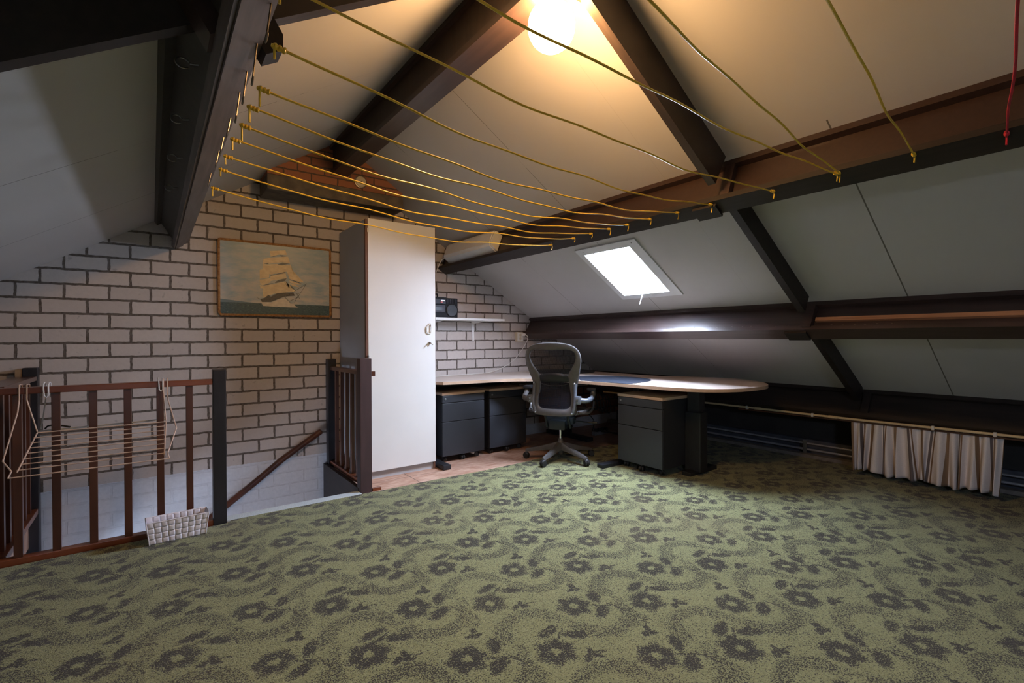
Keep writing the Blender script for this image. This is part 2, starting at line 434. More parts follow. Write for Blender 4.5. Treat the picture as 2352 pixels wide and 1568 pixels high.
def prism(bm, poly, axis_vec, mi=0):
    """extrude a closed polygon (list of 3D points) by a vector"""
    a = [bm.verts.new(p) for p in poly]; b = [bm.verts.new(Vector(p)+Vector(axis_vec)) for p in poly]
    n = len(a)
    f = bm.faces.new(a); f.material_index = mi; f = bm.faces.new(b[::-1]); f.material_index = mi
    for i in range(n):
        f = bm.faces.new((a[i], b[i], b[(i+1) % n], a[(i+1) % n])); f.material_index = mi
    return bm
def tube(bm, pts, r, seg=8, caps=True, closed=False, rr=None):
    pts = [Vector(p) for p in pts]; n = len(pts); rings = []
    prev = None
    for i, p in enumerate(pts):
        if closed: t = (pts[(i+1) % n]-pts[i-1])
        else: t = (pts[min(i+1, n-1)]-pts[max(i-1, 0)])
        if t.length < 1e-9: t = Vector((0, 0, 1))
        t.normalize()
        if prev is None:
            ref = Vector((0, 0, 1)) if abs(t.z) < .9 else Vector((1, 0, 0)); a = t.cross(ref).normalized()
        else:
            a = (prev-t*prev.dot(t))
            a = a.normalized() if a.length > 1e-6 else t.cross(Vector((0, 0, 1))).normalized()
        prev = a; b = t.cross(a)
        R_ = rr[i] if rr else r
        rings.append([bm.verts.new(p+(a*cos(2*pi*k/seg)+b*sin(2*pi*k/seg))*R_) for k in range(seg)])
    m_ = n if closed else n-1
    for i in range(m_):
        A, Bq = rings[i], rings[(i+1) % n]
        for k in range(seg): bm.faces.new((A[k], A[(k+1) % seg], Bq[(k+1) % seg], Bq[k]))
    if caps and not closed: bm.faces.new(rings[0][::-1]); bm.faces.new(rings[-1])
    return bm
def T(pts, r, **k): return tube(bmesh.new(), pts, r, **k)
def lathe(bm, prof, origin=(0, 0, 0), axis='Z', seg=24, cap=True):
    O = Vector(origin); rings = []
    for r, h in prof:
        ring = []
        for k in range(seg):
            a = 2*pi*k/seg
            if axis == 'Z': v = Vector((r*cos(a), r*sin(a), h))
            elif axis == 'X': v = Vector((h, r*cos(a), r*sin(a)))
            else: v = Vector((r*cos(a), h, r*sin(a)))
            ring.append(bm.verts.new(O+v))
        rings.append(ring)
    for A, Bq in zip(rings, rings[1:]):
        for k in range(seg): bm.faces.new((A[k], A[(k+1) % seg], Bq[(k+1) % seg], Bq[k]))
    if cap: bm.faces.new(rings[0][::-1]); bm.faces.new(rings[-1])
    return bm
def sphere(bm, c, r, seg=24, rings=14, sc=(1, 1, 1)):
    m_ = Matrix.Translation(c) @ Matrix.Diagonal((r*sc[0], r*sc[1], r*sc[2], 1))
    bmesh.ops.create_uvsphere(bm, u_segments=seg, v_segments=rings, radius=1, matrix=m_); return bm
def smooth_path(pts, k=6, closed=False):
    pts = [Vector(p) for p in pts]; n = len(pts); out = []
    rng = range(n) if closed else range(n-1)
    for i in rng:
        if closed: p0, p1, p2, p3 = pts[i-1], pts[i], pts[(i+1) % n], pts[(i+2) % n]
        else: p0, p1, p2, p3 = pts[max(i-1, 0)], pts[i], pts[i+1], pts[min(i+2, n-1)]
        for j in range(k):
            t = j/k
            out.append(.5*((2*p1)+(p2-p0)*t+(2*p0-5*p1+4*p2-p3)*t*t+(3*p1-p0-3*p2+p3)*t**3))
    if not closed: out.append(pts[-1])
    return out

# ================================================================== SETTING
# gable brick wall (room side at y=D), reaching down into the stairwell
struct('wall_back', prism(bmesh.new(), [(-2.3, D, -2.7), (4.98, D, -2.7), (4.98, D, zr(4.98)), (RX, D, zl(RX)), (-2.3, D, zl(-2.3))], (0, .2, 0)), M['brick'])
struct('wall_front', prism(bmesh.new(), [(-2.3, YB-.12, 0), (4.98, YB-.12, 0), (4.98, YB-.12, zr(4.98)), (RX, YB-.12, zl(RX)), (-2.3, YB-.12, zl(-2.3))], (0, .12, 0)), M['plaster'])
struct('wall_left', B(-2.42, -2.3, YB-.12, D+.2, -.2, zl(-2.3)+.02), M['plaster'])
struct('wall_right', B(4.93, 5.05, YB-.12, D+.2, -.2, zr(4.93)+.02), M['recess'])

# roof: two slopes; the right one is built around its skylight hole
TH = .055
HX0, HX1 = 2.725, 3.205
HY = [(2.24, 2.695)]
bm = bmesh.new()
def lslab(x0, x1, y0, y1):
    prism(bm, [(x0, y0, zl(x0)), (x1, y0, zl(x1)), (x1, y0, zl(x1)+TH*1.2), (x0, y0, zl(x0)+TH*1.2)], (0, y1-y0, 0))
lslab(-2.45, LHX[0], YB-.1, D+.2); lslab(LHX[1], RX, YB-.1, D+.2)
lslab(LHX[0], LHX[1], YB-.1, LHY[0]); lslab(LHX[0], LHX[1], LHY[1], D+.2)
def rslab(x0, x1, y0, y1):
    prism(bm, [(x0, y0, zr(x0)), (x1, y0, zr(x1)), (x1, y0, zr(x1)+TH*1.2), (x0, y0, zr(x0)+TH*1.2)], (0, y1-y0, 0))
rslab(RX, HX0, YB-.1, D+.2); rslab(HX1, 5.1, YB-.1, D+.2)
ys = [YB-.1, HY[0][0], HY[0][1], D+.2]
for a, b in ((0, 1), (2, 3)): rslab(HX0, HX1, ys[a], ys[b])
struct('ceiling', bm, M['roof'])

# floor board with the stair opening
SX0, SX1, SY0 = -.62, 1.19, 3.31
bm = bmesh.new()
box(bm, -2.35, 5.0, YB, SY0, -.2, 0); box(bm, -2.35, SX0, SY0, D, -.2, 0); box(bm, SX1, 5.0, SY0, D, -.2, 0)
struct('floor', bm, M['ply'])
# hall below the stair opening, lit by its own window
bm = bmesh.new()
box(bm, -2.1, 1.5, 1.7, D, -2.75, -2.65)
box(bm, -2.1, 1.5, 1.6, 1.7, -2.7, -.2)
box(bm, 1.4, 1.5, 1.7, D, -2.7, -.2)
box(bm, -2.1, -2.0, 1.7, 2.8, -2.7, -.2); box(bm, -2.1, -2.0, 3.2, D, -2.7, -.2)
box(bm, -2.1, -2.0, 2.8, 3.2, -2.7, -1.85); box(bm, -2.1, -2.0, 2.8, 3.2, -1.3, -.2)
struct('wall_stairwell', bm, M['plaster'])
bm = bmesh.new()
for a in ((-2.08, -2.03, 2.8, 2.83), (-2.08, -2.03, 3.17, 3.2)): box(bm, *a, -1.85, -1.3)
box(bm, -2.08, -2.03, 2.83, 3.17, -1.85, -1.82); box(bm, -2.08, -2.03, 2.83, 3.17, -1.33, -1.3)
w2 = struct('window_2', bm, M['frame_white'])
struct('pane', B(-2.057, -2.053, 2.82, 3.18, -1.83, -1.32), M['glass'], w2)

# skylights
def skylight(name, y0, y1, left=False):
    def P(s, y, h):   # s along the slope from the upper edge, h inward
        p = (Vector((LHX[1], 0, zl(LHX[1])))+DL*s+NL*h) if left else (Vector((HX0, 0, zr(HX0)))+DR*s+NR*h)
        return Vector((p.x, y, p.z))
    L_ = (LHX[1]-LHX[0])*sqrt(1+SL*SL) if left else (HX1-HX0)*sqrt(1+SR*SR)
    bm = bmesh.new()
    def slab(s0, s1, ya, yb, h0, h1):
        hexa(bm, [P(s0, ya, h0), P(s1, ya, h0), P(s1, yb, h0), P(s0, yb, h0), P(s0, ya, h1), P(s1, ya, h1), P(s1, yb, h1), P(s0, yb, h1)])
    # reveal lining
    slab(-.004, .010, y0, y1, -.075, .003); slab(L_-.010, L_+.004, y0, y1, -.075, .003)
    slab(0, L_, y0-.004, y0+.010, -.075, .003); slab(0, L_, y1-.010, y1+.004, -.075, .003)
    fr = struct(name, bm, M['frame_white'])
    bm = bmesh.new()    # flat trim round the opening, standing 10 mm proud
    slab(-.060, .004, y0-.082, y1+.048, .0, .012); slab(L_-.004, L_+.050, y0-.082, y1+.048, .0, .012)
    slab(.004, L_-.004, y0-.082, y0+.004, .0, .012); slab(.004, L_-.004, y1-.004, y1+.048, .0, .012)
    t = struct('trim', bm, M['frame_white'], fr)
    bm = bmesh.new()    # sash
    slab(.008, .022, y0+.008, y1-.008, -.075, -.055); slab(L_-.022, L_-.008, y0+.008, y1-.008, -.075, -.055)
    slab(.022, L_-.022, y0+.008, y0+.022, -.075, -.055); slab(.022, L_-.022, y1-.022, y1-.008, -.075, -.055)
    sa = struct('sash', bm, M['frame_white'], fr)
    bm = bmesh.new(); slab(.015, L_-.015, y0+.015, y1-.015, -.067, -.063)
    struct('pane', bm, M['glass'], fr)
    bm = bmesh.new()   # thin angle piece seen against the sky
    tube(bm, [P(.06, y0+.27, -.05), P(L_*.62, y0+.22, -.05)], .003); tube(bm, [P(L_*.62, y0+.22, -.05), P(L_*.62, y0+.03, -.05)], .003)
    struct('glazing_wire', bm, M['zinc'], fr)
    if name == 'window_1':
        a = P(L_-.02, y0+.245, .0); b = P(L_+.050, y0+.300, .070)
        struct('stay_rod', T([a, b], .0045), M['white_metal'], fr)
    for (s, y) in ((-.03, y1-.02), (L_+.02, y0+.18), (-.03, y0-.035+.0)):
        bm = bmesh.new(); sphere(bm, P(s, y, .012), .0035, 8, 6); struct('screw', bm, M['tarnish'], fr)
    return fr
skylight('window_1', *HY[0]); skylight('window_added_3', *LHY, left=True)  # the left one is unseen, added for its cool fill light

# knee strip on the right: kerb, recess board, foil
struct('trim_1', B(4.70, 4.78, YB, D, 0, .038, bev=.004), M['curb'])
struct('trim_2', B(4.88, 4.93, YB, D, 0, .14), M['sheet'])

# ================================================================== BEAMS
def beam_section(A, dn, dd, depth, width, y0, y1, root, web_mat, bot_mat, lip=.03, fl=.030):
    """box beam under a slope. A=(x,z) contact point nearest the room centre, dn=inward dir, dd=along slope away"""
    def P(h, s, y): return Vector((A[0]+dn[0]*h+dd[0]*s, y, A[1]+dn[1]*h+dd[1]*s))
    def pris(a, b, c, d): # h0,h1,s0,s1
        bm = bmesh.new(); prism(bm, [P(a, c, y0), P(b, c, y0), P(b, d, y0), P(a, d, y0)], (0, y1-y0, 0)); return bm
    e = .004
    obj('top_flange', pris(-.002, fl, 0, width+lip), web_mat, root, world=True)
    obj('web', pris(fl+e*0, depth-.028, lip, width-.004), web_mat, root, world=True)
    obj('bottom_flange', pris(depth-.028, depth, .0, width+.0), bot_mat, root, world=True)
    return P
YW = D-.001
# top right purlin
t = thing('roof_beam', 'dark brown beam along the right slope, above the skylight, holding the clothesline ends', 'beam', (2.34, 0, 1.75))
dn = Vector((-.36, -.93)).normalized(); dd = Vector((.85, -.526)).normalized()
PTR = beam_section((2.343, 1.985), dn, dd, .226, .093, YB, YW, t, M['beam_web'], M['beam_black'])
bm = bmesh.new()   # joint strap over the web with its sawn end
prism(bm, [PTR(.03, .0, 1.26), PTR(.198, .0, 1.26), PTR(.198, .034, 1.26), PTR(.03, .034, 1.26)], (0, .045, 0))
obj('joint_strap', bm, M['beam'], t, world=True)
bm = bmesh.new(); prism(bm, [PTR(.226, .02, 1.33), PTR(.240, .02, 1.33), PTR(.240, .10, 1.33), PTR(.226, .10, 1.33)], (0, .13, 0))
obj('joint_plate', bm, M['beam_black'], t, world=True)
# middle right purlin
t2 = thing('roof_beam', 'dark glossy beam along the right slope, just below the skylight', 'beam', (3.36, 0, 1.1))
dn2 = Vector((-.526, -.85)).normalized(); dd2 = Vector((.85, -.526)).normalized()
PMR = beam_section((3.420, 1.3194), dn2, dd2, .213, .115, YB, YW, t2, M['beam'], M['beam'])
bm = bmesh.new(); prism(bm, [PMR(.03, -.012, 1.30), PMR(.198, -.012, 1.30), PMR(.198, .034, 1.30), PMR(.03, .034, 1.30)], (0, .05, 0))
obj('joint_strap', bm, M['beam'], t2, world=True)
bm = bmesh.new(); prism(bm, [PMR(.213, .02, 1.33), PMR(.226, .02, 1.33), PMR(.226, .11, 1.33), PMR(.213, .11, 1.33)], (0, .13, 0))
obj('joint_plate', bm, M['beam_black'], t2, world=True)
bm = bmesh.new()   # staples in the web
for k in range(46):
    y = .9+k*.062+random.uniform(-.012, .012)
    if 1.25 < y < 1.4: continue
    p = PMR(.165+random.uniform(-.006, .006), .0295, y)
    box(bm, p.x-.0012, p.x+.0012, p.y-.005, p.y+.005, p.z-.0012, p.z+.0012)
obj('staple', bm, M['tarnish'], t2, world=True)['kind'] = 'stuff'
bm = bmesh.new()
prism(bm, [PMR(.116, .010, -2.4), PMR(.142, .010, -2.4), PMR(.142, .030, -2.4), PMR(.116, .030, -2.4)], (0, 3.69, 0))
tag(obj('batten', bm, M['pine']), 'thin raw pine batten fixed along the face of the middle right beam', 'batten')
# lower right purlin / wall plate
t3 = thing('roof_beam', 'lowest black-brown beam at the foot of the right slope, above the curtain', 'beam', (4.4, 0, .45))
PLR = beam_section((4.452, .6815), dn2, dd2, .225, .11, YB, YW, t3, M['beam_black'], M['beam_black'])
bm = bmesh.new(); prism(bm, [PLR(.03, .0, 1.31), PLR(.20, .0, 1.31), PLR(.20, .034, 1.31), PLR(.03, .034, 1.31)], (0, .05, 0))
obj('joint_strap', bm, M['beam_black'], t3, world=True)
# left purlin
t4 = thing('roof_beam', 'dark beam along the left slope with a row of clothesline rings', 'beam', (.16, 0, 1.76))
dn4 = Vector((.528, -.849)).normalized(); dd4 = Vector((.849, .528)).normalized()
PLL = beam_section((.018, 1.9215), dn4, dd4, .213, .100, YB, YW, t4, M['beam_olive'], M['beam_under'])
bm = bmesh.new(); prism(bm, [PLL(.03, -.010, 1.245), PLL(.185, -.010, 1.245), PLL(.185, .034, 1.245), PLL(.03, .034, 1.245)], (0, .085, 0))
obj('joint_strap', bm, M['beam'], t4, world=True)
bm = bmesh.new(); prism(bm, [PLL(.06, .1, 1.29), PLL(.232, .1, 1.29), PLL(.232, .145, 1.29), PLL(.20, .165, 1.29), PLL(.06, .165, 1.29)], (0, .065, 0)); obj('joint_block', bm, M['beam_black'], t4, world=True)
bm = bmesh.new(); prism(bm, [PLL(.214, .01, YB), PLL(.219, .01, YB), PLL(.219, .060, YB), PLL(.214, .060, YB)], (0, YW-YB, 0))
obj('cover_strip', bm, M['beam_under'], t4, world=True)
for y in (1.563, 1.972, 2.404, 2.889):
    bm = bmesh.new(); c = PLL(.12, .030, y)
    tube(bm, [c, c+Vector((-.020, 0, -.004))], .0025, seg=6)
    cc = c+Vector((-.036, 0, -.006))
    tube(bm, [cc+Vector((.016*cos(a*pi/8), .006*sin(a*pi/8), .016*sin(a*pi/8))) for a in range(1, 15)], .0025, seg=6)
    obj('ring_hook', bm, M['zinc'], t4, world=True, smooth=True)
# ridge beam
t5 = thing('ridge_beam', 'deep brown ridge beam running to the gable above the lit globe', 'beam', (1.22, 0, 2.4))
RB0, RB1, RZ = 1.150, 1.272, 2.392
bm = bmesh.new(); box(bm, RB0+.014, RB1-.006, YB, 3.93+.3, RZ+.03, zl(RB0+.014)+.0)
obj('web', bm, M['rafter'], t5, world=True)
bm = bmesh.new(); box(bm, RB0-.004, RB1, YB, 3.99, RZ, RZ+.032); obj('bottom_flange', bm, M['beam'], t5, world=True)
bm = bmesh.new(); prism(bm, [(RB0-.012, YB, zl(RB0-.012)+.004), (RB0-.012, YB, zl(RB0)-.034), (RB0+.016, YB, zl(RB0)-.034), (RB0+.016, YB, zl(RB0+.016)+.004)], (0, 3.93-YB+.29, 0))
obj('top_flange', bm, M['beam'], t5, world=True)

# rafters (planks on edge) between the beams
def rafter(name_label, side, xa, xb, y0, y1, d, root=None, m='rafter'):
    z = zr if side > 0 else zl
    n_ = NR if side > 0 else NL
    bm = bmesh.new()
    a0 = Vector((xa, 0, z(xa))); b0 = Vector((xb, 0, z(xb)))
    q = []
    for y in (y0, y1): q += [Vector((a0.x, y, a0.z)), Vector((b0.x, y, b0.z)), Vector((b0.x, y, b0.z))+n_*d, Vector((a0.x, y, a0.z))+n_*d]
    hexa(bm, [q[0], q[1], q[5], q[4], q[3], q[2], q[6], q[7]])
    bm2 = bm
    return tag(obj('rafter', bm2, M[m]), name_label, 'rafter')
rafter('sloping rafter plank from the ridge down to the upper right beam', 1, 1.285, 2.32, 1.300, 1.340, .18)
rafter('short rafter plank between the upper and middle right beams', 1, 2.46, 3.37, 1.330, 1.372, .115, m='beam_black')
rafter('short black rafter plank between the middle and lowest right beams', 1, 3.55, 4.43, 1.365, 1.405, .115, m='beam_black')
rafter('rafter plank on the left slope from the ridge to the ringed beam', -1, .145, 1.135, 1.300, 1.340, .16)
rafter('broad dark rafter plank crossing the top left corner of the room', -1, -2.28, .03, 1.325, 1.365, .125, m='beam_black')
tag(obj('tie_board', B(1.275, 1.55, 1.312, 1.346, 2.395, 2.425), M['rafter']), 'small brown tie board under the ridge beside the lit globe', 'tie')

# chimney breast on its lintel
bm = bmesh.new()
CX0, CX1, CY = .69, 1.757, 3.93
prism(bm, [(CX0, CY+.004, 2.31), (CX1, CY+.004, 2.31), (CX1, CY+.004, zr(CX1)+.01), (RX, CY+.004, zl(RX)+.01), (CX0, CY+.004, zl(CX0)+.01)], (0, D-CY-.006, 0))
tag(obj('chimney_breast', bm, M['brick_raw']), 'bare orange brick chimney breast at the top of the gable', 'chimney')
bm = bmesh.new(); box(bm, CX0-.003, CX1+.003, CY-.004, D-.001, 2.20, 2.31, bev=.006)
tag(obj('lintel', bm, M['concrete']), 'dark concrete lintel carrying the orange brick chimney breast', 'lintel')
t = thing('flue_cover', 'round cream flue cover low on the orange brick', 'flue cover', (1.384, CY, 2.378))
bm = bmesh.new(); lathe(bm, [(.052, .002), (.052, -.010), (.045, -.012)], (0, 0, 0), 'Y', 28); obj('rim', bm, M['tarnish'], t, smooth=True)
bm = bmesh.new(); lathe(bm, [(.043, -.004), (.043, -.016), (.034, -.021), (.004, -.023)], (0, 0, 0), 'Y', 28); obj('lid', bm, M['cream_plastic'], t, smooth=True)
bm = bmesh.new(); sphere(bm, (.002, -.024, -.001), .0045, 8, 6); obj('screw', bm, M['tarnish'], t)

# ================================================================== CARPET
bm = bmesh.new()
nx, x0, x1 = 220, -2.29, 4.69
top = []
for i in range(nx+1):
    x = x0+(x1-x0)*i/nx
    yy = 3.292+random.uniform(-.003, .003)+.006*sin(x*5)
    if x < .345: yy = 3.262
    elif x < 1.25: yy = 3.300+random.uniform(-.002, .002)
    elif 2.65 < x < 3.6: yy += .045*sin((x-2.65)/.95*pi)
    top.append((x, yy))
v0 = [bm.verts.new((x, YB, .011)) for x, y in top]; v1 = [bm.verts.new((x, y-.004, .011)) for x, y in top]; v2 = [bm.verts.new((x, y, .001)) for x, y in top]
for i in range(nx):
    bm.faces.new((v0[i], v0[i+1], v1[i+1], v1[i])); bm.faces.new((v1[i], v1[i+1], v2[i+1], v2[i]))
tag(obj('carpet', bm, M['carpet']), 'olive green fitted carpet with dark flower pattern covering the attic floor', 'carpet')

# ================================================================== STAIRS AND RAILINGS
t = thing('staircase', 'stairs going down beside the gable, with pale blue-grey nosing at floor edge', 'stairs', (.8, 3.34, 0))
bm = bmesh.new(); box(bm, .347, 1.162, 3.302, 3.386, -.03, .012, bev=.005); obj('nosing', bm, M['nosing'], t, world=True)
for k in range(12):
    x1_ = 1.18-.22*k-.03; z1_ = -.62-.17*k
    if z1_ < -2.5: break
    obj('tread', B(x1_-.25, x1_, 3.36, D-.002, z1_-.035, z1_), M['stair'], t, world=True)
obj('stringer', B(SX1-.030, SX1-.001, 3.37, D-.001, -.75, .03), M['beam_black'], t, world=True)
obj('riser_board', B(SX0+.01, SX1-.03, SY0+.001, SY0+.006, -.5, -.001), M['plaster'], t, world=True)
obj('side_lining', B(SX0-.03, SX0, SY0, D-.002, -.5, -.001), M['beam_black'], t, world=True)

# round handrail on the wall
t = thing('wall_handrail', 'round mahogany handrail sloping down the gable wall into the stairwell', 'handrail', (.6, 4.19, 0))
a = Vector((1.121, 4.17, .316)); b = Vector((.446, 4.17, -.152)); e = a+(b-a)*1.75
obj('rail', T([a-(b-a).normalized()*.010, a, Vector((.82, 4.17, .125)), Vector((.63, 4.17, -.02)), b, e], .024, seg=16, rr=[.012]+[.024]*5), M['mahog'], t, world=True, smooth=True)
for f in (.22, .95):
    p = a+(b-a)*f*1.2
    obj('bracket', T([p+Vector((0, 0, -.015)), p+Vector((0, .02, -.05)), p+Vector((0, D-4.178, -.055))], .006), M['tarnish'], t, world=True, smooth=True)

def post(bm, x0, x1, y0, y1, z0, z1): box(bm, x0, x1, y0, y1, z0, z1, bev=.004)
# front railing
t = thing('stair_railing', 'long mahogany railing at the near edge of the stairwell, ending in a black post', 'railing', (-.1, 3.29, 0))
bm = bmesh.new(); post(bm, .279, .346, 3.266, 3.335, 0, .912); obj('end_post', bm, M['post_black'], t, world=True, label='black painted end post')
bm = bmesh.new(); post(bm, -.69, -.618, 3.266, 3.335, 0, .90); obj('corner_post', bm, M['post_black'], t, world=True)
obj('top_rail', B(-.617, .278, 3.268, 3.322, .826, .858, bev=.004), M['mahog_x'], t, world=True)
obj('bottom_rail', B(-.617, .278, 3.272, 3.322, .006, .038, bev=.003), M['mahog_x'], t, world=True)
for x in (-.524, -.387, -.247, -.107, .033, .167):
    obj('baluster', B(x-.0165, x+.0165, 3.281, 3.306, .038, .826, bev=.002), M['mahog'], t, world=True)
# return railing to the wall (left end of the opening)
t = thing('stair_railing', 'mahogany return railing at the left end of the stairwell by the clothes airer', 'railing', (-.6, 3.8, 0))
bm = bmesh.new(); post(bm, -.640, -.572, 4.165, 4.234, -.35, .915); obj('wall_post', bm, M['post_black'], t, world=True)
obj('top_rail', B(-.68, -.575, 3.337, 4.163, .835, .862, bev=.003), M['mahog'], t, world=True)
obj('bottom_rail', B(-.640, -.575, 3.337, 4.163, .004, .038, bev=.003), M['mahog_x'], t, world=True)
for k in range(6):
    y = 3.42+k*.128; obj('baluster', B(-.622, -.595, y, y+.033, .038, .835), M['mahog'], t, world=True)
obj('packing_block', B(-.673, -.642, 4.17, 4.230, .78, .905), M['paleblock'], t, world=True, label='pale raw wood packing block')
# right guard
t = thing('stair_guard', 'short railing between gable and white cabinet, purple-brown post in front', 'railing', (1.2, 3.8, 0))
bm = bmesh.new(); post(bm, 1.163, 1.246, 3.330, 3.404, -.12, .950); obj('near_post', bm, M['post_brown'], t, world=True, label='purple-brown painted post')
bm = bmesh.new(); post(bm, 1.183, 1.250, 4.165, 4.234, -.08, .918); obj('far_post', bm, M['post_black'], t, world=True, label='black painted post')
obj('top_rail', B(1.200, 1.252, 3.406, 4.163, .826, .856, bev=.003), M['mahog'], t, world=True)
obj('rail_end', B(1.247, 1.278, 3.345, 3.375, .822, .856, bev=.002), M['mahog'], t, world=True)
obj('bottom_rail', B(1.196, 1.250, 3.406, 4.163, .034, .062, bev=.003), M['mahog_x'], t, world=True)
for k in range(5):
    y = 3.54+k*.128; obj('baluster', B(1.213, 1.237, y, y+.033, .062, .826), M['mahog'], t, world=True)
tag(obj('wood_offcut', B(1.252, 1.315, 3.335, 3.365, .001, .022), M['mahog_x']), 'small reddish wood offcut on the floor beside the purple-brown post', 'offcut')

# ================================================================== CABINET
t = thing('tall_cabinet', 'tall white one-door cabinet with brown edging beside the stair guard', 'cabinet', (1.61, 3.9, 0))
X0, X1, Y0, Y1, Z1 = 1.303, 1.898, 3.620, 4.228, 2.0
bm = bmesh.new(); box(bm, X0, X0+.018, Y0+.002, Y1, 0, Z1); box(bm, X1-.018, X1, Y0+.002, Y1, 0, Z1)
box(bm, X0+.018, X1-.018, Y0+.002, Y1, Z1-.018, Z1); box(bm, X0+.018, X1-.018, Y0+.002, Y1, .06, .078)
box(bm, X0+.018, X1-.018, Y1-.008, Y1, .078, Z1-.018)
obj('carcass', bm, M['cab_shaded'], t, world=True)
bm = bmesh.new(); box(bm, X0, X0+.018, Y0-.019, Y0+.002, 0, Z1); box(bm, X1-.018, X1, Y0-.001, Y0+.002, 0, Z1)
obj('edge_band', bm, M['brown_edge'], t, world=True, label='brown edge strip')
bm = bmesh.new(); box(bm, X0+.018, X1-.018, Y0+.012, Y0+.028, 0, .060); obj('plinth', bm, M['cab_shaded'], t, world=True)
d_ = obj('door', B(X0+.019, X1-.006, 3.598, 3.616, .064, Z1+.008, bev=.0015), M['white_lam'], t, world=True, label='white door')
bm = bmesh.new(); box(bm, X1-.006, X1-.0035, 3.598, 3.616, .064, Z1+.008); obj('door_edge', bm, M['brown_edge'], d_, world=True)
# D-shaped pull
bm = bmesh.new(); hx0, hx1, hz0, hz1 = 1.812, 1.846, 1.131, 1.204
pts = smooth_path([(hx1, 3.588, hz0), (hx1, 3.588, hz1), (hx0+.020, 3.588, hz1), (hx0, 3.588, hz1-.025), (hx0, 3.588, hz0+.012), (hx0+.012, 3.588, hz0)], 5, True)
tube(bm, pts, .004, seg=8, closed=True); box(bm, hx1-.003, hx1+.003, 3.588, 3.598, hz0+.005, hz0+.015); box(bm, hx1-.003, hx1+.003, 3.588, 3.598, hz1-.015, hz1-.005)
obj('handle', bm, M['white_plastic'], d_, world=True, smooth=True)
bm = bmesh.new(); lathe(bm, [(.009, 3.598), (.009, 3.595), (.006, 3.594)], (1.838, 0, 1.052), 'Y', 16)
box(bm, 1.8365, 1.8395, 3.572, 3.595, 1.044, 1.060)
obj('lock', bm, M['chrome'], d_, world=True)
bm = bmesh.new(); tube(bm, [(1.838, 3.574, 1.050), (1.820, 3.575, 1.036), (1.808, 3.576, 1.022)], .003); tube(bm, [(1.838, 3.574, 1.050), (1.852, 3.576, 1.040), (1.858, 3.576, 1.036)], .0025)
obj('key', bm, M['tarnish'], d_, world=True)
for z in (1.90, .93, .25): obj('hinge', B(X0+.012, X0+.022, 3.594, 3.602, z, z+.03), M['silver'], t, world=True)

# ================================================================== PAINTING
t = thing('ship_painting', 'painting of a tall ship under sail, framed in twisted rope', 'painting', (.405, D, 1.278))
PW, PH = .812, .562
obj('canvas', B(0, PW, -.018, -.001, 0, PH), M['canvas'], t)
pth = smooth_path([(.0, -.016, .012), (.0, -.016, PH-.006), (.004, -.016, PH+.002), (.012, -.016, PH+.004), (PW-.012, -.016, PH+.004), (PW, -.016, PH+.002), (PW+.003, -.016, PH-.008), (PW+.003, -.016, .012), (PW-.006, -.016, -.001), (.012, -.016, -.003)], 1, True)
dense = []
for i in range(len(pth)):
    a, b = pth[i], pth[(i+1) % len(pth)]; n = max(1, int((b-a).length/.003))
    dense += [a+(b-a)*k/n for k in range(n)]
bm = bmesh.new()   # three twisted strands
for s in range(3):
    L_ = 0; pp = []; prevp = dense[0]
    for i, p in enumerate(dense):
        L_ += (p-prevp).length; prevp = p
        a = 2*pi*L_/.022+s*2*pi/3
        tx = (dense[(i+1) % len(dense)]-dense[i-1]).normalized(); nn = Vector((tx.z, 0, -tx.x))
        pp.append(p+nn*.0050*cos(a)+Vector((0, 1, 0))*.0050*sin(a))
    tube(bm, pp, .0052, seg=6, closed=True)
obj('rope_frame', bm, M['manila'], t, smooth=True, label='twisted tan rope frame')
# the picture: pixel layout of the ship measured on the canvas (u 0..1 from the left, v 0..1 from the bottom)
def uv(u, v, l=0): return Vector((u*PW, -.0185-.0002*l, v*PH))
def q2(zx, zy):    # zoom pixels -> canvas fractions
    u = (zx-190)/(2045-190)
    top = 165+(330-165)*u; bot = 1400+(1450-1400)*u
    return u, 1-(zy-top)/(bot-top)
def poly(bm, pts, l):
    f = bm.faces.new([bm.verts.new(uv(*q2(*p), l)) for p in pts]); bmesh.ops.triangulate(bm, faces=[f])
sails = [[(990, 345), (1250, 330), (1275, 410), (1140, 405), (1000, 440)], [(880, 480), (1000, 455), (1290, 435), (1330, 550), (1200, 535), (870, 575)],
         [(870, 575), (1110, 560), (1180, 585), (1335, 570), (1350, 680), (1270, 690), (1000, 740), (865, 680)],
         [(820, 665), (870, 650), (980, 690), (975, 790), (820, 815)], [(1000, 745), (1250, 715), (1270, 800), (1100, 830), (985, 850)],
         [(815, 830), (985, 800), (1000, 870), (865, 925), (830, 900)], [(870, 930), (1060, 895), (1250, 850), (1300, 960), (1420, 1025), (1250, 1040), (1050, 1065), (880, 1130), (865, 1050)],
         [(1335, 560), (1350, 600), (1365, 665), (1570, 870), (1440, 860), (1320, 815), (1275, 700)],
         [(1310, 835), (1400, 860), (1545, 905), (1420, 900), (1320, 870)], [(1305, 880), (1400, 900), (1490, 950), (1380, 935)], [(1300, 900), (1360, 960), (1425, 1025), (1320, 1000)],
         [(820, 910), (870, 930), (870, 975), (830, 975)]]
bm = bmesh.new()
for i_, s_ in enumerate(sails): poly(bm, s_, 1+i_*.35)
pic = obj('painted_sails', bm, M['sail'], t)
bm = bmesh.new()
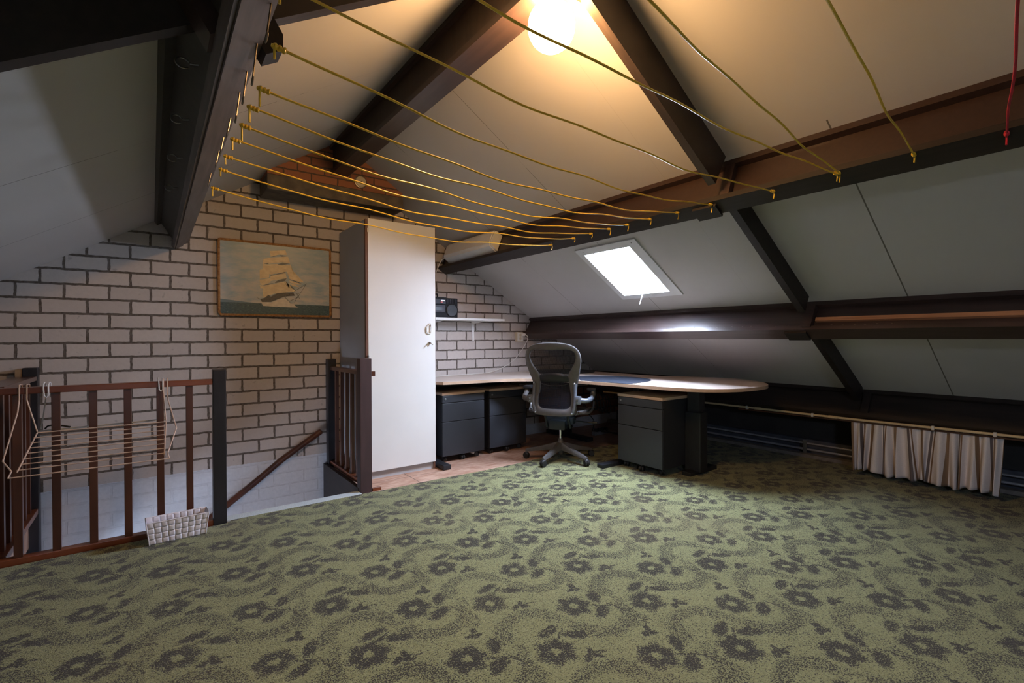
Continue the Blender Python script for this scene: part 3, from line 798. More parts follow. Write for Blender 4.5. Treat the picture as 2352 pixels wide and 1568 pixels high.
for s_ in ([(1000, 450), (1060, 425), (1135, 415), (1060, 440)], [(1145, 412), (1200, 415), (1270, 430), (1190, 440)], [(1110, 570), (1200, 540), (1320, 550), (1200, 585)], [(880, 560), (970, 545), (960, 570)],
           [(990, 745), (1080, 735), (1250, 690), (1240, 715), (1000, 760)], [(1065, 870), (1130, 830), (1210, 815), (1270, 800), (1230, 850), (1080, 885)], [(870, 920), (960, 895), (1050, 885), (960, 915)],
           [(1320, 820), (1440, 850), (1540, 900), (1440, 875)], [(1310, 910), (1360, 940), (1420, 1000), (1360, 975)]): poly(bm, s_, 7)
obj('painted_sail_shadows', bm, M['sail_shadow'], t)
bm = bmesh.new(); poly(bm, [(840, 1205), (1000, 1210), (1110, 1165), (1230, 1140), (1290, 1180), (1340, 1230), (1400, 1240), (1420, 1275), (1460, 1295), (1300, 1290), (1000, 1275), (870, 1265)], 6)
obj('painted_hull', bm, M['hull'], t)
bm = bmesh.new(); poly(bm, [(835, 1150), (900, 1130), (960, 1080), (1000, 1110), (1110, 1050), (1250, 1040), (1380, 1045), (1410, 1095), (1230, 1110), (1100, 1160), (1000, 1200), (850, 1200)], 8)
for a, b in (((1250, 1110), (1620, 890)), ((1320, 1185), (1460, 1120)), ((1460, 1120), (1600, 910)), ((1400, 1210), (1470, 1080)), ((1220, 1100), (1340, 1230)), ((1330, 1040), (1480, 1060)), ((1440, 1060), (1495, 1150)), ((780, 1130), (850, 1170)), ((1230, 870), (1280, 940))):
    pa, pb = uv(*q2(*a), 8), uv(*q2(*b), 8); tube(bm, [pa, pb], .0012, seg=4)
obj('painted_rigging', bm, M['rig'], t)

# ================================================================== SHELF, RADIO, SOCKET
t = thing('wall_shelf', 'narrow white shelf on the brick wall right of the cabinet', 'shelf', (2.4, 4.1, 1.28))
obj('board', B(1.93, 2.888, 3.985, D-.003, 1.263, 1.285, bev=.002), M['white_lam'], t, world=True)
for x in (2.19, 2.655):
    bm = bmesh.new()
    prism(bm, [(x-.013, D-.001, 1.262), (x-.013, D-.009, 1.262), (x-.006, D-.009, 1.066), (x-.006, D-.001, 1.066)], (.026, 0, 0))
    prism(bm, [(x-.010, D-.002, 1.262), (x-.010, D-.002, 1.236), (x-.010, D-.030, 1.240), (x-.010, 4.02, 1.256), (x-.010, 4.02, 1.262)], (.020, 0, 0))
    obj('bracket', bm, M['white_metal'], t, world=True)
t = thing('radio_cassette', 'black portable radio cassette player on the white wall shelf', 'radio', (2.16, 4.11, 1.285))
obj('body', B(1.96, 2.376, 4.055, 4.18, 1.286, 1.474, bev=.005), M['radio'], t, world=True)
bm = bmesh.new(); lathe(bm, [(.064, 4.056), (.064, 4.050), (.058, 4.047), (.056, 4.051), (.020, 4.052)], (2.312, 0, 1.358), 'Y', 28); obj('speaker', bm, M['radio_grille'], t, world=True, smooth=True)
bm = bmesh.new(); lathe(bm, [(.064, 4.056), (.064, 4.050), (.058, 4.047), (.056, 4.051), (.020, 4.052)], (2.02, 0, 1.358), 'Y', 28); obj('speaker', bm, M['radio_grille'], t, world=True, smooth=True)
obj('cassette_door', B(2.09, 2.235, 4.047, 4.056, 1.335, 1.405, bev=.002), M['radio_grey'], t, world=True)
obj('cassette_window', B(2.125, 2.20, 4.044, 4.047, 1.352, 1.388), M['ped'], t, world=True)
obj('tuner_panel', B(1.97, 2.24, 4.047, 4.056, 1.418, 1.462), M['radio_grey'], t, world=True)
for k in range(4): obj('slider', B(2.262+k*.026, 2.268+k*.026, 4.050, 4.056, 1.424, 1.464), M['radio_grey'], t, world=True)
bm = bmesh.new()
for k in range(12): box(bm, 2.10+k*.013, 2.109+k*.013, 4.06, 4.09, 1.474, 1.481)
obj('key_row', bm, M['radio_grey'], t, world=True)
obj('print_mark', B(2.185, 2.205, 4.044, 4.047, 1.424, 1.438), M['red'], t, world=True)
bm = bmesh.new(); sphere(bm, (2.26, 4.05, 1.352), .005, 10, 8); obj('knob', bm, M['silver'], t, world=True); obj('silver_bar', B(2.19, 2.23, 4.0445, 4.047, 1.444, 1.450), M['silver'], t, world=True)
bm = bmesh.new(); tube(bm, smooth_path([(1.985, 4.11, 1.47), (1.985, 4.11, 1.505), (2.0, 4.11, 1.512), (2.165, 4.11, 1.512), (2.182, 4.11, 1.505), (2.185, 4.11, 1.47)], 4), .007); obj('carry_handle', bm, M['radio'], t, world=True, smooth=True)

t = thing('wall_socket', 'cream surface socket on the brick wall with two white plugs in it', 'socket', (3.25, D, 1.1))
obj('back_box', B(3.205, 3.30, D-.036, D-.001, 1.050, 1.155, bev=.004), M['cream_plastic'], t, world=True)
obj('face_plate', B(3.217, 3.295, D-.041, D-.036, 1.058, 1.147, bev=.002), M['white_plastic'], t, world=True)
bm = bmesh.new()
for z in (1.083, 1.123): lathe(bm, [(.016, D-.041), (.016, D-.043), (.012, D-.043)], (3.252, 0, z), 'Y', 16)
obj('outlet_ring', bm, M['cream_plastic'], t, world=True)
t = thing('socket_lead', 'white cord running from the wall socket down along the desk', 'cord', (3.28, D-.06, 1.1))
bm = bmesh.new(); lathe(bm, [(.016, D-.042), (.017, D-.072), (.010, D-.085)], (3.285, 0, 1.128), 'Y', 14); obj('plug', bm, M['white_plastic'], t, world=True, smooth=True)
yw_ = D-.012
pts = smooth_path([(3.285, D-.083, 1.128), (3.31, D-.10, 1.10), (3.315, D-.06, 1.03), (3.27, yw_, .93), (3.17, yw_, .84), (3.03, yw_-.01, .775), (2.86, yw_-.03, .735), (2.66, yw_-.05, .7255), (2.43, 4.16, .7255), (2.24, 4.14, .7255), (2.05, 4.05, .7255), (1.93, 4.02, .7255)], 6)
obj('flex', T(pts, .0034, seg=8), M['white_plastic'], t, world=True, smooth=True)

# batten lamp on the upper right beam and its cord
t = thing('strip_light', 'unlit white box strip light on the upper right beam by the gable', 'light', (2.25, 3.7, 1.9))
bm = bmesh.new(); ya, yb_ = 3.30, 4.06
prism(bm, [PTR(.020, .024, ya), PTR(.030, -.055, ya), PTR(.055, -.066, ya), PTR(.150, -.066, ya), PTR(.172, -.050, ya), PTR(.178, .024, ya)], (0, yb_-ya, 0))
obj('cover', bm, M['white_metal'], t, world=True)
for yy0, yy1 in ((3.278, 3.299), (4.061, 4.082)):
    bm = bmesh.new(); prism(bm, [PTR(.022, .024, yy0), PTR(.034, -.050, yy0), PTR(.057, -.060, yy0), PTR(.146, -.060, yy0), PTR(.166, -.046, yy0), PTR(.172, .024, yy0)], (0, yy1-yy0, 0))
    obj('end_cap', bm, M['white_plastic'], t, world=True)
pts = smooth_path([PTR(.15, -.03, 4.085), PTR(.19, -.05, 4.12), Vector((2.215, 4.20, 1.72)), Vector((2.195, D-.008, 1.60)), Vector((2.19, D-.008, 1.40)), Vector((2.19, D-.008, 1.30))], 6)
tag(obj('hanging_flex', T(pts, .004), M['white_plastic'], smooth=True), 'thin white cord hanging from the strip light down behind the radio', 'cord')

# lit globe
LX, LY, LZ, LR = 1.252, 1.412, 2.300, .0915
t = thing('globe_lamp', 'lit round opal globe hanging under the ridge beam', 'lamp', (LX, LY, LZ))
bm = bmesh.new(); sphere(bm, (0, 0, 0), LR, 40, 24, (1, 1, 1.04)); obj('globe', bm, M['globe'], t, smooth=True)
bm = bmesh.new(); lathe(bm, [(.045, LR+.001), (.045, LR*.86), (.040, LR*.86)], (0, 0, 0), 'Z', 24); obj('holder', bm, M['white_plastic'], t, smooth=True)

# ================================================================== DESK
t = thing('corner_desk', 'light beech corner desk with rounded end on black legs', 'desk', (3.2, 3.3, 0))
DZ = .720
def arcpts(pts, k=5): return smooth_path([(x, y, 0) for x, y in pts], k)
outline = [(1.915, 4.225), (1.915, 3.72), (1.968, 3.605), (2.20, 3.572), (2.40, 3.552)]
outline += [(p.x, p.y) for p in arcpts([(2.40, 3.552), (2.62, 3.50), (2.80, 3.36), (2.90, 3.15), (2.945, 2.98), (3.00, 2.70), (3.04, 2.46), (3.075, 2.19), (3.155, 1.97), (3.32, 1.83), (3.53, 1.775), (3.80, 1.79), (4.02, 1.93), (4.17, 2.14), (4.20, 2.34), (4.12, 2.57), (3.99, 2.755)], 4)[1:]]
outline += [(3.935, 2.83), (3.905, 3.0), (3.905, 3.70), (3.90, 4.225)]
bm = bmesh.new(); prism(bm, [(x, y, DZ-.025) for x, y in outline], (0, 0, .025))
bm.normal_update()
for f in bm.faces: f.material_index = 0 if abs(f.normal.z) > .5 else 1
obj('desktop', bm, [M['desk'], M['desk_edge']], t, world=True)
def leg(x0, x1, y0, y1, foot, name='leg'):
    bm = bmesh.new(); box(bm, x0, x1, y0, y1, .03, .50, bev=.006); dx, dy = (x1-x0)*.12, (y1-y0)*.12
    box(bm, x0+dx, x1-dx, y0+dy, y1-dy, .50, DZ-.03); box(bm, *foot, 0.002, .042, bev=.008)
    fx = (foot[0]+.02, foot[1]-.02); 
    return obj(name, bm, M['blackdesk'], t, world=True, smooth=False)
leg(3.42, 3.52, 2.125, 2.262, (3.335, 3.712, 2.155, 2.235))
leg(3.42, 3.52, 2.715, 2.80, (2.965, 3.72, 2.72, 2.79))
leg(3.63, 3.71, 3.86, 3.96, (3.625, 3.715, 3.545, 4.20))
leg(1.935, 1.985, 3.80, 3.92, (1.912, 1.985, 3.505, 4.15))
bm = bmesh.new(); box(bm, 1.93, 3.70, 3.84, 3.89, .655, .694); box(bm, 3.44, 3.50, 2.10, 3.84, .655, .694); box(bm, 1.93, 2.9, 4.02, 4.05, .62, .694)
obj('under_frame', bm, M['blackdesk'], t, world=True)
mo = [(p.x, p.y) for p in smooth_path([(2.975, 2.98, 0), (3.234, 3.30, 0), (3.435, 3.25, 0), (3.56, 3.06, 0), (3.59, 2.84, 0), (3.49, 2.64, 0), (3.29, 2.545, 0), (3.045, 2.515, 0)], 6)]
bm = bmesh.new(); prism(bm, [(x, y, DZ+.001) for x, y in mo], (0, 0, .003))
prism(bm, [(2.975-.012, 2.98, DZ-.02), (3.045-.012, 2.515, DZ-.02), (3.045-.012, 2.515, DZ+.004), (2.975-.012, 2.98, DZ+.004)], (.009, .001, 0))
tag(obj('desk_mat', bm, M['mat']), 'dark blue oval desk mat at the inner corner of the desk', 'desk mat')
bm = bmesh.new(); lathe(bm, [(.34, DZ+.001), (.345, DZ+.005), (.34, DZ+.009)], (3.60, 3.885, 0), 'Z', 48)
tag(obj('turntable_disc', bm, M['blackdesk'], smooth=False), 'flat black round disc on the far desk corner behind the chair', 'disc')
bm = bmesh.new(); box(bm, 1.93, 2.05, 4.02, 4.14, DZ+.001, DZ+.006); o = obj('paper_card', bm, M['white_plastic']); tag(o, 'white card on the desk top next to the cabinet', 'card')

# ------------------------------------------------------------------ pedestals
def castor(bm, c, r=.024, ang=0.0):
    c = Vector(c); a = Vector((cos(ang), sin(ang), 0))
    for s in (-1, 1):
        o = c+a*s*.012; ring = []
        b2 = Vector((-a.y, a.x, 0))
        va = []; vb = []
        for k in range(16):
            th = 2*pi*k/16; q = b2*cos(th)*r+Vector((0, 0, 1))*sin(th)*r
            va.append(bm.verts.new(o-a*.009+q*.82)); vb.append(bm.verts.new(o+q)); ring.append(bm.verts.new(o+a*.009+q*.82))
        for k in range(16):
            k2 = (k+1) % 16; bm.faces.new((va[k], va[k2], vb[k2], vb[k])); bm.faces.new((vb[k], vb[k2], ring[k2], ring[k]))
        bm.faces.new(va[::-1]); bm.faces.new(ring)
    sphere(bm, c+Vector((0, 0, r*.35)), r*.8, 10, 8)
def pedestal(label, loc, rz, W_=.435, DP=.56):
    """local: front faces -Y, width along X centred, base z=0"""
    t = thing('drawer_pedestal', label, 'drawer unit', loc, rz, 'drawer pedestals under the desk')
    h0, h1 = .058, .592
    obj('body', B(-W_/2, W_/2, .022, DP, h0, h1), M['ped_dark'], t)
    obj('top', B(-W_/2-.002, W_/2+.002, -.002, DP, h1, h1+.022, bev=.001), M['desk_edge'], t, label='beech top')
    for i, (z0, z1) in enumerate(((.527, .588), (.362, .522), (.060, .357))):
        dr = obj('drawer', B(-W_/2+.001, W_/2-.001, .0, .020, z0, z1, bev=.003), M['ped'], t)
        if i == 0:
            bm = bmesh.new(); lathe(bm, [(.009, .001), (.009, -.003), (.005, -.004)], (-W_/2+.030, 0, .560), 'Y', 14); obj('lock', bm, M['zinc'], dr)
    for (x, y, an) in ((-W_/2+.045, .06, .3), (W_/2-.045, .06, .9), (-W_/2+.045, DP-.06, 0), (W_/2-.045, DP-.06, .5), (0, .035, .2)):
        bm = bmesh.new(); castor(bm, (x, y, .0245), .0235, an); box(bm, x-.01, x+.01, y-.01, y+.01, .04, .0575); obj('castor', bm, M['rubber'], t, smooth=True)
    return t
P1 = pedestal('anthracite drawer unit with beech top next to the white cabinet', (2.228, 3.70, 0), 0, DP=.52)
P2 = pedestal('anthracite drawer unit with beech top between its twin and the swivel chair', (2.735, 3.72, 0), 0, DP=.50)
P3 = pedestal('anthracite drawer unit on the carpet under the rounded end of the desk', (3.130, 2.484, .011), -pi/2, .440, .56)

# ================================================================== SWIVEL CHAIR
CXc, CYc = 2.905, 3.170
FA = radians(58)                  # facing azimuth from +Y towards +X
rz = -FA
t = thing('office_chair', 'graphite mesh-back swivel office chair at the desk corner', 'chair', (CXc, CYc, .0), rz)
# legs: five, as parts with castors
ang_w = [radians(56+72*k) for k in range(5)]
for a in ang_w:
    al = a-rz
    d = Vector((cos(al), sin(al), 0)); s = Vector((-d.y, d.x, 0)); bm = bmesh.new()
    st = []
    for r_, zc, hw, hh in ((.028, .135, .030, .032), (.10, .120, .024, .024), (.20, .098, .020, .018), (.285, .082, .017, .014), (.318, .072, .014, .014)):
        st.append([bm.verts.new(d*r_+s*hw*cx+Vector((0, 0, zc+hh*cz))) for cx, cz in ((-1, -1), (1, -1), (1.0, .3), (.55, 1), (-.55, 1), (-1.0, .3))])
    for A, Bq in zip(st, st[1:]):
        for k in range(6): bm.faces.new((A[k], A[(k+1) % 6], Bq[(k+1) % 6], Bq[k]))
    bm.faces.new(st[0][::-1]); bm.faces.new(st[-1])
    lg = obj('leg', bm, M['graphite'], t, smooth=True)
    bm = bmesh.new(); gz = .012 if (CYc+sin(a)*.31) < 3.29 else .001
    castor(bm, d*.312+Vector((0, 0, gz+.0295)), .029, a-rz+1.2)
    tube(bm, [d*.312+Vector((0, 0, .05)), d*.312+Vector((0, 0, .075))], .008)
    obj('castor', bm, M['rubber'], lg, smooth=True)
bm = bmesh.new(); lathe(bm, [(.018, .055), (.022, .06), (.034, .10), (.036, .155), (.024, .17), (.020, .20)], (0, 0, 0), 'Z', 20); obj('hub', bm, M['graphite'], t, smooth=True)
bm = bmesh.new(); lathe(bm, [(.0125, .19), (.0125, .33)], (0, 0, 0), 'Z', 16); obj('gas_spring', bm, M['chrome'], t, smooth=True)
# mechanism
bm = bmesh.new(); box(bm, -.075, .075, -.12, .13, .29, .375, bev=.02); box(bm, -.13, .13, -.06, .06, .33, .40, bev=.02)
tube(bm, [(-.10, -.13, .42), (-.105, -.06, .31), (-.09, .05, .30)], .012); tube(bm, [(.10, -.13, .42), (.105, -.06, .31), (.09, .05, .30)], .012)
obj('tilt_mechanism', bm, M['seatpan'], t, smooth=True)
bm = bmesh.new(); tube(bm, [(.12, .0, .36), (.25, .02, .35), (.29, .02, .35)], .006); lathe(bm, [(.012, .0), (.014, .02), (.010, .045)], (.28, .02, .35), 'X', 10); obj('lever', bm, M['rubber'], t, smooth=True)
# seat: frame ring plus mesh
def superring(n, a, b, p, yc=0):
    out = []
    for k in range(n):
        th = 2*pi*k/n; c_, s_ = cos(th), sin(th)
        out.append((math.copysign(abs(c_)**(2/p), c_)*a, yc+math.copysign(abs(s_)**(2/p), s_)*b))
    return out
def seat_z(x, y): return .455+.05*(abs(x)/.25)**2*.35-.10*max(0, (y-.18)/.12)**2*.35
ro = superring(48, .262, .235, 3.6, .06); ri = superring(48, .225, .200, 3.2, .06)
bm = bmesh.new(); rings = []
for (pts2, dz) in ((ro, -.004), (ro, -.030), (ri, -.026), (ri, -.002)):
    rings.append([bm.verts.new((x, y, seat_z(x, y)+dz)) for x, y in pts2])
for i in range(4):
    A, Bq = rings[i], rings[(i+1) % 4]
    for k in range(48): bm.faces.new((A[k], A[(k+1) % 48], Bq[(k+1) % 48], Bq[k]))
obj('seat_frame', bm, M['graphite'], t, smooth=True)
bm = bmesh.new(); cv = bm.verts.new((0, .06, .437)); inner = [bm.verts.new((x*.5, .06+(y-.06)*.5, .438)) for x, y in ri]; outer = [bm.verts.new((x, y, seat_z(x, y)-.004)) for x, y in ri]
for k in range(48):
    bm.faces.new((cv, inner[k], inner[(k+1) % 48])); bm.faces.new((inner[k], outer[k], outer[(k+1) % 48], inner[(k+1) % 48]))
obj('seat_mesh', bm, M['pellicle'], t, smooth=True)
# back
def yb(x, z):
    lean = -.205-.10*max(0, (z-.62))/.43*.9
    belly = .035*math.exp(-((z-.70)/.12)**2)
    return lean+belly+.55*x*x
outer_p = [(0, 1.052), (.09, 1.048), (.17, 1.030), (.222, .990), (.243, .935), (.240, .87), (.222, .79), (.203, .72), (.192, .66), (.192, .58), (.196, .50), (.190, .455), (.160, .432), (.08, .425), (0, .423)]
inner_p = [(0, .985), (.07, .990), (.14, .992), (.185, .975), (.200, .935), (.188, .885), (.160, .835), (.132, .790), (.124, .74), (.130, .66), (.142, .58), (.140, .52), (.115, .492), (.06, .486), (0, .485)]
def full(pp):
    sp = smooth_path([(x, 0, z) for x, z in pp], 4)
    r_ = [(p.x, p.z) for p in sp]; return r_+[(-x, z) for x, z in r_[-2:0:-1]]
FO, FI = full(outer_p), full(inner_p); n = len(FO)
bm = bmesh.new(); rings = []
def lerp2(a, b, f): return (a[0]+(b[0]-a[0])*f, a[1]+(b[1]-a[1])*f)
for f, off in ((0, 0), (.08, -.014), (.5, -.018), (.88, -.012), (1, -.002), (1, .010), (.5, .014), (.1, .012)):
    ring = []
    for k in range(n):
        x, z = lerp2(FO[k], FI[k], f); ring.append(bm.verts.new((x, yb(x, z)+off, z)))
    rings.append(ring)
for i in range(len(rings)):
    A, Bq = rings[i], rings[(i+1) % len(rings)]
    for k in range(n): bm.faces.new((A[k], A[(k+1) % n], Bq[(k+1) % n], Bq[k]))
obj('back_frame', bm, M['graphite'], t, smooth=True)
bm = bmesh.new(); nr = 8; rows = []
for i in range(nr+1):
    f = i/nr; rows.append([bm.verts.new((x*f, yb(x*f, .74+(z-.74)*f)+.002, .74+(z-.74)*f)) for x, z in FI] if i else [bm.verts.new((0, yb(0, .74)+.002, .74))])
for k in range(n): bm.faces.new((rows[0][0], rows[1][k], rows[1][(k+1) % n]))
for i in range(1, nr):
    for k in range(n): bm.faces.new((rows[i][k], rows[i+1][k], rows[i+1][(k+1) % n], rows[i][(k+1) % n]))
obj('back_mesh', bm, M['pellicle'], t, smooth=True)
bm = bmesh.new(); rows = []
for i in range(9):
    f = i/8*2-1; z0_ = .745
    ring = []
    for k in range(17):
        g = k/16*2-1; x = .128*g*(1-.03*f*f); z = z0_+.045*f*(1-.35*g*g)+.008*(1-g*g)
        bul = max(0, (1-abs(f)**3)*(1-abs(g)**4)); ring.append(bm.verts.new((x, yb(x, z)-.006-.022*bul, z)))
    rows.append(ring)
for A, Bq in zip(rows, rows[1:]):
    for k in range(16): bm.faces.new((A[k], A[k+1], Bq[k+1], Bq[k]))
obj('lumbar_pad', bm, M['lumbar'], t, smooth=True)
bm = bmesh.new(); tube(bm, smooth_path([(-.12, yb(.12, .70)-.004, .70), (-.06, yb(.06, .688)-.006, .685), (0, yb(0, .682)-.006, .682), (.06, yb(.06, .688)-.006, .685), (.12, yb(.12, .70)-.004, .70)], 4), .004, seg=6); obj('lumbar_rail', bm, M['lumbar'], t, smooth=True)
for s in (-1, 1):
    bm = bmesh.new(); tube(bm, smooth_path([(s*.178, yb(.178, .70)-.022, .705), (s*.182, yb(.18, .62)-.030, .62), (s*.184, yb(.18, .52)-.030, .53), (s*.165, yb(.16, .46)-.024, .46)], 5), .014, seg=10, rr=None)
    obj('back_support', bm, M['alu'] if s > 0 else M['graphite'], t, smooth=True)
    bm = bmesh.new()
    for (x, z) in ((.160, .455), (.178, .705)): sphere(bm, (s*x, yb(x, z)-.034, z), .009, 10, 8)
    obj('bolt', bm, M['zinc'], t, smooth=True)
    # arm: bracket, curved upright, pad
    bm = bmesh.new(); box(bm, min(s*.185, s*.235), max(s*.185, s*.235), -.225, -.165, .535, .600, bev=.012)
    tube(bm, smooth_path([(s*.225, -.19, .567), (s*.275, -.16, .562), (s*.300, -.10, .575), (s*.302, -.05, .60), (s*.300, -.03, .635)], 5), .022, seg=12, rr=None)
    ar = obj('armrest', bm, M['alu'] if s > 0 else M['graphite'], t, smooth=True)
    bm = bmesh.new(); box(bm, min(s*.250, s*.330), max(s*.250, s*.330), -.07, .20, .636, .664, bev=.013); obj('arm_pad', bm, M['lumbar'], ar, smooth=True)
    bm = bmesh.new(); lathe(bm, [(.009, -.232), (.009, -.226)], (s*.208, 0, .575), 'Y', 12); lathe(bm, [(.007, -.232), (.007, -.226)], (s*.208, 0, .553), 'Y', 12); obj('arm_screw', bm, M['chrome'], ar, smooth=True)
    bm = bmesh.new(); tube(bm, smooth_path([(s*.20, -.16, .46), (s*.26, -.08, .445), (s*.285, .02, .47), (s*.29, .06, .53)], 5), .010); obj('side_strut', bm, M['graphite'], t, smooth=True)

# ================================================================== FLOOR ITEMS UNDER THE DESK
t = thing('power_strip', 'grey power strip lying under the desk near the gable wall', 'power strip', (4.05, 3.75, 0))
obj('housing', B(3.93, 4.17, 3.72, 3.775, .002, .042, bev=.006), M['strip_grey'], t, world=True)
bm = bmesh.new()
for k in range(4): box(bm, 3.955+k*.052, 3.99+k*.052, 3.73, 3.765, .042, .075, bev=.004)
obj('adapter', bm, M['rubber'], t, world=True)
rnd = random.Random(3)
specs = [((4.1, 3.72, .05), (4.25, 3.35, .020), .006, 'loose black cable looping across the floor right of the power strip'),
         ((3.95, 3.78, .05), (3.72, 3.98, .65), .005, 'black cable rising from the power strip to the desk top'),
         ((4.0, 3.70, .045), (4.40, 3.00, .020), .007, 'long black cable lying toward the low kerb under the desk')]
for a, b, r_, lab in specs:
    a, b = Vector(a), Vector(b); pts = []
    for k in range(7):
        f = k/6; p = a+(b-a)*f
        if 0 < k < 6:
            p += Vector((rnd.uniform(-.09, .09), rnd.uniform(-.09, .09), 0)); 
            if b.z < .1: p.z = .020+max(0, .05*(1-f*3))
        pts.append(p)
    tag(obj('cable', T(smooth_path(pts, 6), r_), M['cable'], smooth=True), lab, 'cable')
bm = bmesh.new()   # looped bundle hanging under the desk corner
for k in range(5):
    c_ = Vector((3.80+.03*k, 3.62-.02*k, .42-.01*k))
    tube(bm, [c_+Vector((.05*cos(a*pi/8), .03*sin(a*pi/8), .10*sin(a*pi/8)+.0)) for a in range(16)], .005, seg=6, closed=True)
tube(bm, [(3.86, 3.6, .52), (3.86, 3.62, .70)], .004)
tag(obj('cable_bundle', bm, M['cable'], smooth=True), 'bundle of looped cables hanging under the desk corner', 'cables')

# ================================================================== RIGHT SIDE: PIPES, ROD, CURTAIN
t = thing('yellow_pipe', 'cream yellow pipe clipped along the foot of the lowest beam', 'pipe', (4.40, 1.5, .45))
ypts = [(4.392, 4.02, .4335), (4.385, 2.8, .446), (4.375, 1.5, .4475), (4.360, .5, .459), (4.355, -2.4, .462)]
obj('pipe', T(ypts, .0095, seg=12), M['pipe_yellow'], t, world=True, smooth=True)
def yp(y):
    for a, b in zip(ypts, ypts[1:]):
        if b[1] <= y <= a[1]:
            f = (a[1]-y)/(a[1]-b[1]); return Vector(a)+(Vector(b)-Vector(a))*f
for y in (2.25, 1.70, .93, .62):
    p = yp(y); bm = bmesh.new(); box(bm, p.x-.014, p.x+.02, y-.008, y+.008, p.z-.016, p.z+.014, bev=.003); obj('clip', bm, M['white_plastic'], t, world=True)
bm = bmesh.new(); p = yp(2.15); tube(bm, [yp(2.12), yp(2.18)], .0125, seg=12); tube(bm, [yp(1.52), yp(1.58)], .0125, seg=12); obj('coupling', bm, M['pipe_yellow'], t, world=True, smooth=True)
for r_, z, lab in ((.0085, .127, 'upper bare steel heating pipe along the right kerb'), (.0105, .073, 'lower bare steel heating pipe along the right kerb')):
    tag(obj('heating_pipe', T([(4.76, 3.9, z+.006), (4.76, 2, z), (4.76, -2.4, z)], r_, seg=12), M['pipe'], smooth=True), lab, 'pipe', 'pair of heating pipes along the kerb')
for y, lab in ((1.905, 'galvanised pipe bracket standing on the kerb left of the curtain'), (-.9, 'galvanised pipe bracket on the kerb, nearer the room front')):
    bm = bmesh.new(); box(bm, 4.742, 4.746, y-.016, y+.016, .039, .155); box(bm, 4.742, 4.778, y-.016, y+.016, .038, .042)
    for z, r_ in ((.127, .014), (.073, .016)): tube(bm, [(4.76+r_*cos(a*pi/6), y-.009, z+r_*sin(a*pi/6)) for a in range(12)], .002, seg=5, closed=True); tube(bm, [(4.76+r_*cos(a*pi/6), y+.009, z+r_*sin(a*pi/6)) for a in range(12)], .002, seg=5, closed=True)
    tag(obj('pipe_bracket', bm, M['zinc']), lab, 'bracket')
tag(obj('curtain_rod', T([(4.412, 2.35, .420), (4.405, 1.5, .4275), (4.397, .5, .434), (4.39, -1.6, .44)], .0065, seg=10), M['rod'], smooth=True), 'thin brown rod under the yellow pipe carrying the small curtain', 'curtain rod')
bm = bmesh.new(); NU, NV = 240, 22; grid = []
uvl = bm.loops.layers.uv.new('UVMap')
rc = random.Random(5)
ph = [rc.uniform(0, 6.28) for _ in range(6)]
ya, yb_ = 1.440, .578
for j in range(NV+1):
    g = j/NV; row = []
    for i in range(NU+1):
        f = i/NU
        y = ya+(yb_-ya)*f+(.014*sin(f*29+ph[0])+.008*sin(f*61+ph[1]))*(.35+.65*g)+.030*g*sin(f*15+ph[4])*f*(1-f)*4+(f-.5)*.02*g
        amp = .009+.026*g**.7
        x = 4.412-.02*g+amp*sin(f*2*pi*13+2.2*sin(f*9+ph[2])+g*2.4*sin(f*17+ph[3]))+.010*g*sin(f*31+ph[4])
        zt = .437+.006*f-abs(sin(f*2*pi*9))*.006
        zb = .058+.010*sin(f*17+ph[5])+.006*sin(f*41)
        row.append(bm.verts.new((x, y, zt+(zb-zt)*g)))
    grid.append(row)
for j in range(NV):
    for i in range(NU):
        fc = bm.faces.new((grid[j][i], grid[j][i+1], grid[j+1][i+1], grid[j+1][i]))
        for lp, (a, b) in zip(fc.loops, ((i, j), (i+1, j), (i+1, j+1), (i, j+1))): lp[uvl].uv = (a/NU, b/NV)
o = obj('curtain', bm, M['curtain'], smooth=True); tag(o, 'short gathered curtain with beige, tan and grey stripes hanging under the lowest beam', 'curtain')
md = o.modifiers.new('thickness', 'SOLIDIFY'); md.thickness = .0015

# ================================================================== BASKET
t = thing('woven_basket', 'small white woven basket on the carpet at the foot of the railing', 'basket', (.105, 3.19, .012), radians(2))
bw0, bw1, bd0, bd1, bh = .125, .139, .042, .054, .118
def bside(p00, p10, p01, p11, nx_, nz_, nrm):
    """woven wall between bottom edge p00-p10 and top edge p01-p11"""
    bm = bmesh.new()
    p00, p10, p01, p11 = map(Vector, (p00, p10, p01, p11)); nrm = Vector(nrm)
    def Pt(u, v): return (p00+(p10-p00)*u)*(1-v)+(p01+(p11-p01)*u)*v
    for i in range(nx_):
        for j in range(nz_):
            hor = (i+j) % 2; K = 4; g = []
            for a in range(K+1):
                r_ = []
                for b in range(K+1):
                    u = (i+a/K)/nx_; v = (j+b/K)/nz_
                    s_ = sin(pi*(a/K)) if hor else sin(pi*(b/K))
                    r_.append(bm.verts.new(Pt(u, v)+nrm*(.0028*s_ if hor else .0016*s_)))
                g.append(r_)
            for a in range(K):
                for b in range(K): bm.faces.new((g[a][b], g[a+1][b], g[a+1][b+1], g[a][b+1]))
    return bm
o = obj('front_wall', bside((-bw0, -bd0, 0), (bw0, -bd0, 0), (-bw1, -bd1, bh), (bw1, -bd1, bh), 9, 4, (0, -1, 0)), M['weave'], t, smooth=True)
o2 = obj('back_wall', bside((-bw0, bd0, 0), (bw0, bd0, 0), (-bw1, bd1, bh), (bw1, bd1, bh), 9, 4, (0, -1, 0)), M['weave'], t, smooth=True)
o3 = obj('side_wall', bside((bw0, -bd0, 0), (bw0, bd0, 0), (bw1, -bd1, bh), (bw1, bd1, bh), 3, 4, (1, 0, 0)), M['weave'], t, smooth=True)
